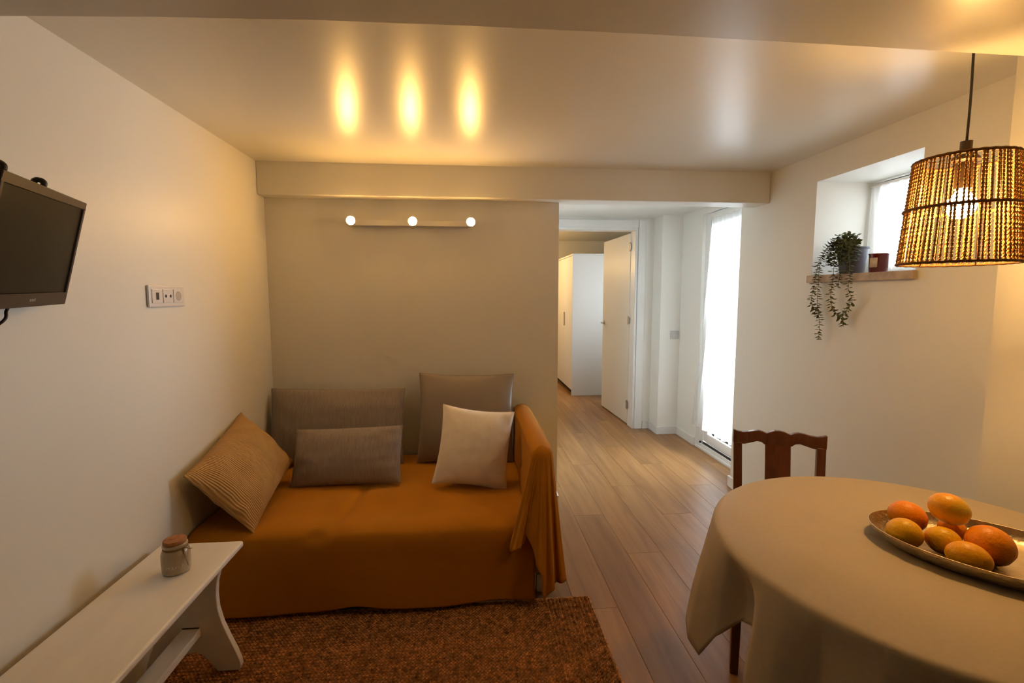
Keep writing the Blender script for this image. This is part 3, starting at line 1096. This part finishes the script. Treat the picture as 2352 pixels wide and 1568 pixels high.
# arm from the back of the set to the wall plate (world points turned into the set's own frame)
Mi = M.inverted()
p_wall = Vector((XL + 0.012, 1.36, 1.52))
br = MB()
br.tube([Mi @ p_wall, Vector((0.02, 0.0, -0.024))], 0.014, 10)
pl = Mi @ p_wall
build(br, 'bracket_arm', 'dark_metal', tv, local=True, smooth='auto')
wp = MB()
for (a, b) in (((XL + 0.0005, 1.31, 1.46), (XL + 0.012, 1.41, 1.58)),):
    x0, y0, z0 = a
    x1, y1, z1 = b
    wp.hexa([Mi @ Vector(q) for q in ((x0, y0, z0), (x1, y0, z0), (x1, y1, z0), (x0, y1, z0), (x0, y0, z1), (x1, y0, z1), (x1, y1, z1), (x0, y1, z1))])
build(wp, 'wall_plate', 'dark_metal', tv, local=True)
cb = catmull([(-0.02, -H2 + 0.002, -0.019), (-0.02, -H2 - 0.012, -0.02), ], 2)
cw = [Mi @ Vector(q) for q in ((-1.085, 1.235, 1.34), (-1.12, 1.205, 1.30), (-1.16, 1.195, 1.24), (-1.19, 1.215, 1.16), (-1.198, 1.212, 1.08), (-1.1985, 1.19, 1.0), (-1.1985, 1.15, 0.6), (-1.1985, 1.14, 0.06))]
build(MB().tube(catmull([Vector((-0.035, -H2 + 0.004, -0.018)), Vector((-0.042, -H2 - 0.012, -0.02))] + cw, 8), 0.0035, 8), 'power_cable', 'black_rubber', tv, local=True, smooth=True)

# ------------------------------------------------------------------ triple wall socket
so = thing('wall_socket', 'white three-gang socket plate on the left wall', 'socket', (XL, 2.03, 1.352))
build(MB().box((XL + 0.0003, 1.940, 1.354), (XL + 0.010, 2.170, 1.438)), 'plate', 'socket_plastic', so, bevel=0.004, segs=3)
x1 = XL + 0.0100
for k in range(3):
    yc = 1.987 + k * 0.068
    ins = build(MB().box((x1, yc - 0.0315, 1.369), (x1 + 0.0025, yc + 0.0315, 1.423)), 'insert', 'socket_plastic', so, bevel=0.0012)
    x2 = x1 + 0.0025
    if k == 0:
        build(MB().box((x2 - 0.001, yc - 0.009, 1.382), (x2 + 0.0006, yc + 0.009, 1.410)), 'port', 'socket_dark', ins)
    elif k == 1:
        for dy in (-0.016, 0.014):
            q = MB().lathe([(0, 0), (0.0062, 0), (0.0062, 0.0012), (0, 0.0012)], 16)
            q.v = [(x2 - 0.0004 + p[2], yc + dy + p[0], 1.396 + p[1]) for p in q.v]
            build(q, 'port', 'socket_dark', ins)
    else:
        q = MB().lathe([(0, 0), (0.0195, 0), (0.0195, 0.0010), (0, 0.0010)], 24)
        q.v = [(x2 - 0.0004 + p[2], yc + p[0], 1.396 + p[1]) for p in q.v]
        well = build(q, 'socket_well', 'socket_grey', ins)

# ------------------------------------------------------------------ spot bar on the back wall
sp = thing('spotlight_bar', 'white wall bar with three glowing spotlights above the daybed', 'wall light', (-0.335, YB, 1.80))
build(MB().box((-0.700, 3.018, 1.815), (0.030, YB - 0.0005, 1.850)), 'bar', 'white_lacquer', sp, bevel=0.003)
for sx in (-0.678, -0.322, 0.021):
    hd = MB()
    hd.lathe([(0, 0), (0.011, 0), (0.011, 0.030), (0.024, 0.034), (0.0275, 0.060), (0.0275, 0.068), (0.0250, 0.069), (0.0225, 0.044), (0, 0.042)], 24)
    hd.v = [(sx + p[0], 3.0175 - p[2], 1.833 + p[1]) for p in hd.v]
    head = build(hd, 'spot_head', 'white_lacquer', sp, smooth='auto')
    bl = MB()
    bl.lathe([(0.0, 0.0), (0.0200, 0.002), (0.0225, 0.012), (0.0225, 0.020), (0.018, 0.029), (0.010, 0.034), (0.0, 0.036)], 20, cap=False)
    bl.v = [(sx + p[0], 2.9725 - p[2], 1.833 + p[1]) for p in bl.v]
    build(bl, 'bulb', 'spot_glow', head, smooth=True)

# ------------------------------------------------------------------ window-sill things
px, py, pz = 1.992, 2.372, 1.5055
pp = thing('potted_plant', 'trailing green plant in a grey-blue pot on the window sill', 'plant', (px, py, pz))
build(MB().lathe([(0, 0), (0.050, 0), (0.053, 0.004), (0.070, 0.128), (0.074, 0.130), (0.075, 0.136), (0.072, 0.138), (0.068, 0.136), (0.066, 0.118), (0.0, 0.118)], 36, (px, py, pz)), 'pot', 'pot_grey', pp, smooth='auto')
build(MB().lathe([(0, 0.1185), (0.0655, 0.1185), (0.060, 0.124), (0, 0.128)], 24, (px, py, pz)), 'soil', 'soil', pp, smooth=True)
leafm = MB()
leafm.add([(0, 0, 0), (0.0042, 0.005, 0.001), (0.0048, 0.010, 0.0015), (0.0, 0.017, -0.001), (-0.0048, 0.010, 0.0015), (-0.0042, 0.005, 0.001), (0, 0.008, -0.0012)],
          [(0, 1, 6), (1, 2, 6), (2, 3, 6), (3, 4, 6), (4, 5, 6), (5, 0, 6)])
leaf_mesh = leafm.mesh('leaf', 'leaf_green', True)
rl = random.Random(11)


def vine(pts, step, scale=1.0):
    path = catmull(pts, 6)
    st = build(MB().tube(path, 0.0011, 5), 'vine', 'stem_green', pp, smooth=True)
    base = world_loc(st)
    acc = 0.0
    side = 0
    for i in range(1, len(path)):
        seg = path[i] - path[i - 1]
        acc += seg.length
        while acc > step:
            acc -= step
            t = seg.normalized()
            for s in (0, 1):
                ph = side * 1.75 + s * PI + rl.uniform(-.5, .5)
                a = t.cross(Vector((0.97, 0.15, 0.1))).normalized()
                b = t.cross(a)
                out = (a * math.cos(ph) + b * math.sin(ph)).normalized()
                if path[i].x + out.x * 0.016 > XR - 0.004 and path[i].z < NZ0:
                    out.x = -abs(out.x)
                d = (out + t * 0.35 + Vector((0, 0, rl.uniform(-.25, .35)))).normalized()
                n = d.cross(t).normalized()
                n2 = n.cross(d)
                o = bpy.data.objects.new('leaf', leaf_mesh)
                COL.objects.link(o)
                k = 1.55 * scale * rl.uniform(0.75, 1.2)
                Mx = Matrix.Identity(4)
                pos = path[i] - seg * (acc / max(seg.length, 1e-6)) - base
                for r in range(3):
                    Mx[r][0], Mx[r][1], Mx[r][2], Mx[r][3] = n[r] * k, d[r] * k, n2[r] * k, pos[r]
                o.parent = st
                o.matrix_local = Mx
            side += 1


top = (px, py, 1.632)
vine([(1.95, 2.39, 1.632), (1.915, 2.40, 1.672), (1.885, 2.425, 1.640), (1.872, 2.448, 1.555), (1.870, 2.447, 1.462), (1.87, 2.447, 1.345), (1.87, 2.423, 1.253), (1.87, 2.422, 1.164)], 0.0128)
vine([(1.955, 2.40, 1.632), (1.915, 2.42, 1.665), (1.88, 2.458, 1.590), (1.866, 2.468, 1.485), (1.865, 2.482, 1.404), (1.865, 2.488, 1.356), (1.865, 2.454, 1.317), (1.865, 2.426, 1.288)], 0.0128)
vine([(1.94, 2.36, 1.632), (1.905, 2.352, 1.640), (1.878, 2.349, 1.590), (1.87, 2.346, 1.481), (1.87, 2.353, 1.392), (1.87, 2.337, 1.336), (1.87, 2.304, 1.300), (1.87, 2.264, 1.273), (1.87, 2.256, 1.241)], 0.0128)
vine([(1.945, 2.34, 1.632), (1.905, 2.29, 1.650), (1.878, 2.262, 1.610), (1.87, 2.235, 1.499), (1.87, 2.241, 1.435), (1.87, 2.211, 1.371), (1.87, 2.228, 1.339), (1.87, 2.253, 1.306), (1.87, 2.271, 1.283)], 0.0128)
vine([(1.945, 2.35, 1.632), (1.905, 2.33, 1.665), (1.880, 2.315, 1.600), (1.874, 2.303, 1.520), (1.872, 2.312, 1.436)], 0.0120)
for k in range(7):   # short sprigs filling the top of the pot and hanging over its front
    a = PI + (k - 3) * 0.33
    r0, r1 = 0.03, 0.095
    vine([(px + r0 * math.cos(a), py + r0 * math.sin(a), 1.630),
          (px + 0.06 * math.cos(a), py + 0.06 * math.sin(a), 1.672 + 0.018 * (k % 3)),
          (px + r1 * math.cos(a), py + r1 * math.sin(a), 1.640),
          (px + (r1 + .008) * math.cos(a), py + (r1 + .008) * math.sin(a), 1.570 - 0.016 * (k % 2))], 0.0105, 1.15)
vine([(px, py - .01, 1.63), (px - .01, py - .03, 1.67), (px - .02, py - .045, 1.705)], 0.011)
vine([(px, py + .02, 1.63), (px - .02, py + .02, 1.67), (px - .04, py + .01, 1.712)], 0.011)

cx, cy = 1.990, 2.205
cj = thing('candle_glass', 'dark red glass candle with cream label on the window sill', 'candle', (cx, cy, pz))
build(MB().lathe([(0, 0), (0.036, 0), (0.038, 0.004), (0.040, 0.084), (0.0425, 0.088), (0.0425, 0.092), (0.0395, 0.093), (0.038, 0.088), (0.036, 0.070), (0, 0.070)], 36, (cx, cy, pz)), 'glass', 'red_glass', cj, smooth='auto')
lab = MB()
aa = math.atan2(-cy, -cx)
ring = []
for k in range(13):
    a = aa - 0.12 - 0.95 * (k / 12)
    ring.append(a)
pts0 = [(cx + 0.0401 * math.cos(a), cy + 0.0401 * math.sin(a), pz + 0.026) for a in ring]
pts1 = [(cx + 0.0406 * math.cos(a), cy + 0.0406 * math.sin(a), pz + 0.072) for a in ring]
lab.add(pts0 + pts1, [(k, k + 1, k + 14, k + 13) for k in range(12)])
build(lab, 'label', 'label_cream', cj, smooth=True, solid=0.0006)

# ------------------------------------------------------------------ dining table, cloth
TX, TY, TR_, TZ = 1.16, 1.075, 0.497, 0.756
tb = thing('dining_table', 'round dining table hidden under the grey-beige cloth', 'table', (TX, TY, 0))
build(MB().lathe([(0, 0.728), (TR_ - 0.016, 0.728), (TR_ - 0.010, 0.732), (TR_ - 0.010, 0.747), (TR_ - 0.016, 0.751), (0, 0.751)], 64, (TX, TY, 0)), 'table_top', 'dark_wood', tb, smooth='auto')
build(MB().lathe([(0.30, 0.66), (0.32, 0.66), (0.32, 0.727), (0.30, 0.727)], 40, (TX, TY, 0), cap=False), 'apron', 'dark_wood', tb, smooth='auto')
for a in (25, 115, 205, 295):
    ca, sa = math.cos(math.radians(a)), math.sin(math.radians(a))
    lx, ly = TX + 0.27 * ca, TY + 0.27 * sa
    build(MB().box((lx - 0.022, ly - 0.022, 0), (lx + 0.022, ly + 0.022, 0.727)), 'leg', 'dark_wood', tb, bevel=0.004)


def tablecloth():
    # angle (degrees): drop of the hem, how far the hem stands out from the table edge
    K = [(0, .16, .02), (20, .20, .05), (45, .13, .015), (62, .20, .05), (77, .30, .07), (92, .18, .02), (110, .15, .05), (128, .16, .015), (140, .20, .025), (150, .285, .050), (157, .315, .066), (162, .338, .063), (167, .350, .042), (171, .265, .012), (175, .195, -.040), (179, .185, -.048),
         (183, .190, -.034), (187, .205, .010), (190.5, .24, .046), (197, .30, .050), (206, .27, .015), (218, .24, .055), (230, .22, .02), (245, .28, .05), (257, .36, .08), (268, .22, .02), (285, .18, .05), (305, .15, .015), (325, .20, .05), (345, .30, .07), (360, .16, .02)]

    def key(a, j):
        for (a0, *p), (a1, *q) in zip(K, K[1:]):
            if a0 <= a <= a1:
                t = (a - a0) / (a1 - a0)
                t2 = t * t * (3 - 2 * t)
                t = 0.85 * t + 0.15 * t2
                return p[j] + (q[j] - p[j]) * t
        return K[0][1 + j]
    mb = MB()
    NA = 360
    prof_r = [0.0, 0.12, 0.24, 0.34, 0.42, 0.465, 0.485]
    rows = []
    for ia in range(NA):
        a = ia * 360 / NA
        ca, sa = math.cos(math.radians(a)), math.sin(math.radians(a))
        drop, out = key(a, 0), key(a, 1)
        rw = []
        for r in prof_r[1:]:
            rw.append((TX + r * ca, TY + r * sa, TZ + 0.0006 * math.sin(a * 0.2 + r * 9)))
        for (dr, dz) in ((0.495, -0.0015), (0.501, -0.006), (0.504, -0.013)):
            rw.append((TX + dr * ca, TY + dr * sa, TZ + dz))
        for s in range(1, 15):
            t = s / 14
            rr = 0.504 + out * (1.7 * t - 0.7 * t * t) - 0.012 * math.sin(t * PI) * (1 - out / 0.08)
            rw.append((TX + rr * ca, TY + rr * sa, TZ - 0.013 - (drop - 0.013) * t))
        rows.append(rw)
    nv = len(rows[0])
    vs = [p for rw in rows for p in rw] + [(TX, TY, TZ)]
    fs = []
    for i in range(NA):
        j = (i + 1) % NA
        fs.append((len(vs) - 1, i * nv, j * nv))
        for k in range(nv - 1):
            fs.append((i * nv + k, j * nv + k, j * nv + k + 1, i * nv + k + 1)[::-1])
    mb.add(vs, fs)
    return build(mb, 'tablecloth', 'tablecloth_cloth', smooth=True, solid=0.002)


tag(tablecloth(), 'grey-beige cloth draped over the round dining table', 'tablecloth')

# ------------------------------------------------------------------ chair
CHL, CHR = Vector((1.123, 1.922, 0)), Vector((1.449, 1.796, 0))
ax = (CHR - CHL).normalized()
rz = math.atan2(ax.y, ax.x)
mid = (CHL + CHR) / 2
ch = thing('dining_chair', 'dark varnished wooden chair with carved crest rail behind table', 'chair', (mid.x, mid.y, 0), rot=(0, 0, rz))
# local: x along the rail, -y towards the table, z up; back leans slightly to +y
CW = (CHR - CHL).length / 2
top_pts = [(-1.0, .832), (-.93, .826), (-.80, .8215), (-.66, .8235), (-.52, .829), (-.43, .831), (-.33, .826), (-.26, .8195), (-.18, .826), (-.08, .8325), (.04, .833), (.14, .829), (.255, .8195), (.33, .827), (.43, .831), (.54, .829), (.68, .8225), (.82, .8205), (.93, .825), (1.0, .830)]
bot_pts = [(1.0, .775), (.98, .770), (.74, .770), (.62, .776), (.46, .784), (.36, .781), (.29, .770), (-.29, .770), (-.36, .781), (-.46, .784), (-.62, .776), (-.74, .770), (-.98, .770), (-1.0, .775)]
CZ = 0.83


def bow(xn):
    return -0.016 * (1 - xn * xn) * -1   # rail bows away from the sitter


crest = MB()
NN = 60


def interp(pts, t):
    pts = sorted(pts)
    for (a, b), (c, d) in zip(pts, pts[1:]):
        if a <= t <= c:
            return b + (d - b) * (t - a) / max(c - a, 1e-9)
    return pts[-1][1]


rowsv = []
for i in range(NN + 1):
    t = -1 + 2 * i / NN
    zt, zb = interp(top_pts, t), interp([(a, b) for a, b in bot_pts if True], t)
    yb = bow(t)
    rowsv.append([(t * CW, yb - 0.011, zb), (t * CW, yb - 0.011, zt), (t * CW, yb + 0.011, zt), (t * CW, yb + 0.011, zb)])
vs = [p for r in rowsv for p in r]
fs = []
for i in range(NN):
    for k in range(4):
        k2 = (k + 1) % 4
        fs.append((i * 4 + k, i * 4 + k2, (i + 1) * 4 + k2, (i + 1) * 4 + k))
fs += [(0, 1, 2, 3), (NN * 4 + 3, NN * 4 + 2, NN * 4 + 1, NN * 4)]
crest.add(vs, fs)
build(crest, 'crest_rail', 'dark_wood', ch, local=True, bevel=0.003)
for s in (-1, 1):
    pw = 0.0165
    xt, xb_ = s * (CW - 0.018), s * (CW - 0.024)
    pst = MB()
    pst.hexa([(xb_ - pw, -0.050, 0.44), (xb_ + pw, -0.050, 0.44), (xb_ + pw, -0.022, 0.44), (xb_ - pw, -0.022, 0.44),
              (xt - pw, -0.010, 0.777), (xt + pw, -0.010, 0.777), (xt + pw, 0.014, 0.777), (xt - pw, 0.014, 0.777)])
    build(pst, 'back_post', 'dark_wood', ch, local=True, bevel=0.003)
    lgm = MB()
    lgm.hexa([(xb_ - pw, 0.005, 0.0), (xb_ + pw, 0.005, 0.0), (xb_ + pw, 0.033, 0.0), (xb_ - pw, 0.033, 0.0),
              (xb_ - pw, -0.050, 0.4395), (xb_ + pw, -0.050, 0.4395), (xb_ + pw, -0.022, 0.4395), (xb_ - pw, -0.022, 0.4395)])
    build(lgm, 'leg', 'dark_wood', ch, local=True, bevel=0.003)
    fl = MB()
    fx = s * (CW + 0.022)
    fl.hexa([(fx - 0.014, -0.372, 0.0), (fx + 0.014, -0.372, 0.0), (fx + 0.014, -0.344, 0.0), (fx - 0.014, -0.344, 0.0),
             (fx - 0.018, -0.378, 0.405), (fx + 0.018, -0.378, 0.405), (fx + 0.018, -0.342, 0.405), (fx - 0.018, -0.342, 0.405)])
    build(fl, 'leg', 'dark_wood', ch, local=True, bevel=0.003)
spl = MB()
spl.hexa([(-0.048, -0.042, 0.47), (0.048, -0.042, 0.47), (0.048, -0.030, 0.47), (-0.048, -0.030, 0.47),
          (-0.048, 0.006, 0.777), (0.048, 0.006, 0.777), (0.048, 0.018, 0.777), (-0.048, 0.018, 0.777)])
build(spl, 'splat', 'dark_wood', ch, local=True, bevel=0.002)
seat = MB()
seat.prism([(-CW - 0.05, -0.395), (CW + 0.05, -0.395), (CW - 0.006, -0.0515), (-CW + 0.006, -0.0515)], 'z', 0.425, 0.450)
build(seat, 'seat', 'dark_wood', ch, local=True, bevel=0.008, segs=3)
ap = MB()
ap.box((-CW - 0.003, -0.368, 0.37), (CW + 0.003, -0.352, 0.4245))
build(ap, 'apron', 'dark_wood', ch, local=True, bevel=0.002)
build(MB().box((-CW + 0.03, -0.045, 0.452), (CW - 0.03, -0.028, 0.4695)), 'lower_rail', 'dark_wood', ch, local=True, bevel=0.002)

# ------------------------------------------------------------------ fruit tray
trx, try_ = 1.262, 1.008
ta = math.radians(-45)
tr = thing('fruit_tray', 'oval hammered metal tray holding citrus fruit on the table', 'tray', (trx, try_, TZ + 0.0015), rot=(0, 0, ta))
A_, B_ = 0.245, 0.160
prof = [(0.0, 0.0), (0.80, 0.0), (0.90, 0.006), (0.97, 0.020), (1.0, 0.036), (0.992, 0.037), (0.962, 0.0215), (0.89, 0.0085), (0.80, 0.003), (0.0, 0.003)]
tm_ = MB()
tm_.lathe([(r, z) for r, z in prof], 96, (0, 0, 0), sx=A_, sy=B_)
build(tm_, 'dish', 'tray_metal', tr, local=True, smooth='auto')
rimp = [(A_ * 0.997 * math.cos(k * 2 * PI / 96), B_ * 0.997 * math.sin(k * 2 * PI / 96), 0.0365) for k in range(96)]
build(MB().tube(rimp, 0.0014, 6, closed=True), 'rim', 'tray_metal', tr, local=True, smooth=True)


def fruit(name, mat, label, cat, c, r, el, rotz, tilt, nip=0.0, stem=True):
    mb = MB()
    prof = []
    n = 22
    for k in range(n + 1):
        t = -1 + 2 * k / n
        xx = math.sin(t * PI / 2)
        rr = math.sqrt(max(0.0, 1 - xx * xx))
        x = xx * el
        if nip:
            x += nip * math.exp(-((1 - xx) / 0.12) ** 2) - nip * 0.6 * math.exp(-((1 + xx) / 0.12) ** 2)
        prof.append((rr * r, x * r))
    if nip == 0:   # shallow dimple at the stem end
        prof = [(a, b - r * 0.05 * math.exp(-(a / (0.16 * r)) ** 2) if b > 0 else b) for a, b in prof]
    mb.lathe(prof, 32, cap=False)
    mb.v = [(p[2], p[0], p[1]) for p in mb.v]
    o = build(mb, name, mat, smooth=True, local=True)
    o.location = c
    o.rotation_euler = (0, tilt, rotz)
    tag(o, label, cat, 'citrus fruit on the metal tray')
    if stem:
        xe = prof[-1][1]
        sm = MB().lathe([(0, 0), (0.0032, 0.0), (0.0026, 0.0016), (0.0, 0.0018)], 10)
        sm.v = [(xe - 0.0006 + p[2], p[0], p[1]) for p in sm.v]
        build(sm, 'stem_button', 'fruit_stem', o, local=True, smooth='auto')
    return o


fz = TZ + 0.0046
fruit('orange', 'orange_peel', 'orange at the back left of the tray', 'orange', (1.184, 1.160, fz + 0.040), 0.0395, 1.12, math.radians(-38), 0.25)
fruit('lemon', 'lemon_peel', 'yellow lemon at the front left of the tray', 'lemon', (1.098, 1.080, fz + 0.037), 0.0365, 1.06, math.radians(110), 0.05, nip=0.05)
fruit('lemon', 'lemon_peel', 'small yellow lemon in the middle of the heap', 'lemon', (1.165, 1.041, fz + 0.034), 0.0330, 1.12, math.radians(-60), 0.1, nip=0.06)
fruit('lemon', 'ripening_peel', 'greenish yellow lemon lying on top of the heap', 'lemon', (1.212, 1.076, fz + 0.098), 0.0375, 1.16, math.radians(-58), 0.30, nip=0.0)
fruit('lemon', 'amber_peel', 'amber lemon at the front of the tray', 'lemon', (1.146, 0.964, fz + 0.035), 0.0345, 1.2, math.radians(-52), 0.08, nip=0.04)
fruit('orange', 'orange_peel', 'largest deep orange at the right of the tray', 'orange', (1.236, 0.994, fz + 0.044), 0.0440, 1.08, math.radians(-60), 0.5, stem=False)
fruit('orange', 'orange_peel', 'mostly hidden orange beneath the topmost lemon', 'orange', (1.250, 1.098, fz + 0.031), 0.0300, 1.0, 0.5, 0.9)

# ------------------------------------------------------------------ pendant lamp
lx, ly = 1.362, 1.250
Z0, Z1 = 1.487, 1.768
R0, R1 = 0.131, 0.110
zm = 1.637
pd = thing('pendant_lamp', 'rope pendant lamp glowing above the dining table', 'lamp', (lx, ly, Z0))
rad = lambda z: R0 + (R1 - R0) * (z - Z0) / (Z1 - Z0)
cord = catmull([(lx - 0.004, ly, ZC), (lx - 0.002, ly, 2.05), (lx + 0.001, ly, 1.93), (lx, ly, 1.815)], 8)
build(MB().tube(cord, 0.0032, 10), 'cord', 'dark_metal', pd, smooth=True)
build(MB().lathe([(0, 0), (0.045, 0), (0.045, 0.014), (0.03, 0.026), (0, 0.028)][::1], 24, (lx - 0.004, ly, ZC - 0.0285)), 'ceiling_rose', 'dark_metal', pd, smooth='auto')
build(MB().lathe([(0.0, 1.690), (0.020, 1.690), (0.020, 1.760), (0.032, 1.766), (0.032, 1.771), (0.022, 1.782), (0.0135, 1.788), (0.0135, 1.817), (0.0, 1.819)], 24, (lx, ly, 0)), 'lamp_holder', 'dark_metal', pd, smooth='auto')
frm = MB()
for k in range(3):
    a = 0.9 + k * 2 * PI / 3
    frm.tube([(lx + 0.026 * math.cos(a), ly + 0.026 * math.sin(a), 1.755), (lx + (R1 - 0.006) * math.cos(a), ly + (R1 - 0.006) * math.sin(a), 1.764)], 0.0014, 6)
for k in range(6):
    a = 0.4 + k * PI / 3
    frm.tube([(lx + (rad(Z0) - 0.006) * math.cos(a), ly + (rad(Z0) - 0.006) * math.sin(a), Z0), (lx + (rad(Z1) - 0.006) * math.cos(a), ly + (rad(Z1) - 0.006) * math.sin(a), Z1)], 0.0013, 6)
build(frm, 'wire_frame', 'dark_metal', pd, smooth=True)
for zz, rr, tk in ((Z0, rad(Z0), 0.0042), (zm, rad(zm) + 0.0040, 0.0042), (Z1, rad(Z1), 0.0046)):
    rg = []
    for k in range(120):
        a = k * 2 * PI / 120
        q = rr + 0.0007 * math.sin(k * 2 * PI / 4)
        rg.append((lx + q * math.cos(a), ly + q * math.sin(a), zz + 0.0005 * math.cos(k * 2 * PI / 4)))
    build(MB().tube(rg, tk, 7, closed=True), 'rope_ring', 'rope_dark', pd, smooth=True)


def rope_mesh(length, r):
    """two plies twisted together, running up from the origin"""
    mb = MB()
    n = 26
    for s in (0, 1):
        pts = []
        for i in range(n + 1):
            t = i / n
            a = t * length / 0.020 * 2 * PI + s * PI
            pts.append((r * 0.52 * math.cos(a), r * 0.52 * math.sin(a), t * length))
        mb.tube(pts, r * 0.62, 5, cap=False)
    return mb.mesh('rope_strand', 'rope_brown', True)


def tier(za, zb, n, seed):
    rr = random.Random(seed)
    ra, rb = rad(za), rad(zb)
    ln = math.hypot(zb - za, ra - rb)
    meshes = [rope_mesh(ln, r) for r in (0.0031, 0.0035, 0.0039)]
    for k in range(n):
        a = (k + rr.uniform(-.22, .22)) * 2 * PI / n
        da = rr.uniform(-.018, .018)
        p0 = Vector((ra * math.cos(a), ra * math.sin(a), za - Z0))
        p1 = Vector((rb * math.cos(a + da), rb * math.sin(a + da), zb - Z0))
        o = bpy.data.objects.new('rope_strand', meshes[rr.randrange(3)])
        COL.objects.link(o)
        o.parent = pd
        o.location = p0
        q = (p1 - p0).to_track_quat('Z', 'X')
        o.rotation_mode = 'QUATERNION'
        o.rotation_quaternion = q


tier(Z0, zm, 66, 1)
tier(zm, Z1, 66, 2)
bulb = MB().lathe([(0.0, -0.074), (0.018, -0.070), (0.030, -0.056), (0.034, -0.040), (0.030, -0.022), (0.018, -0.006), (0.013, 0.004), (0.0, 0.006)], 20, (lx, ly, 1.683), cap=False)
build(bulb, 'bulb', 'bulb_glow', pd, smooth=True)
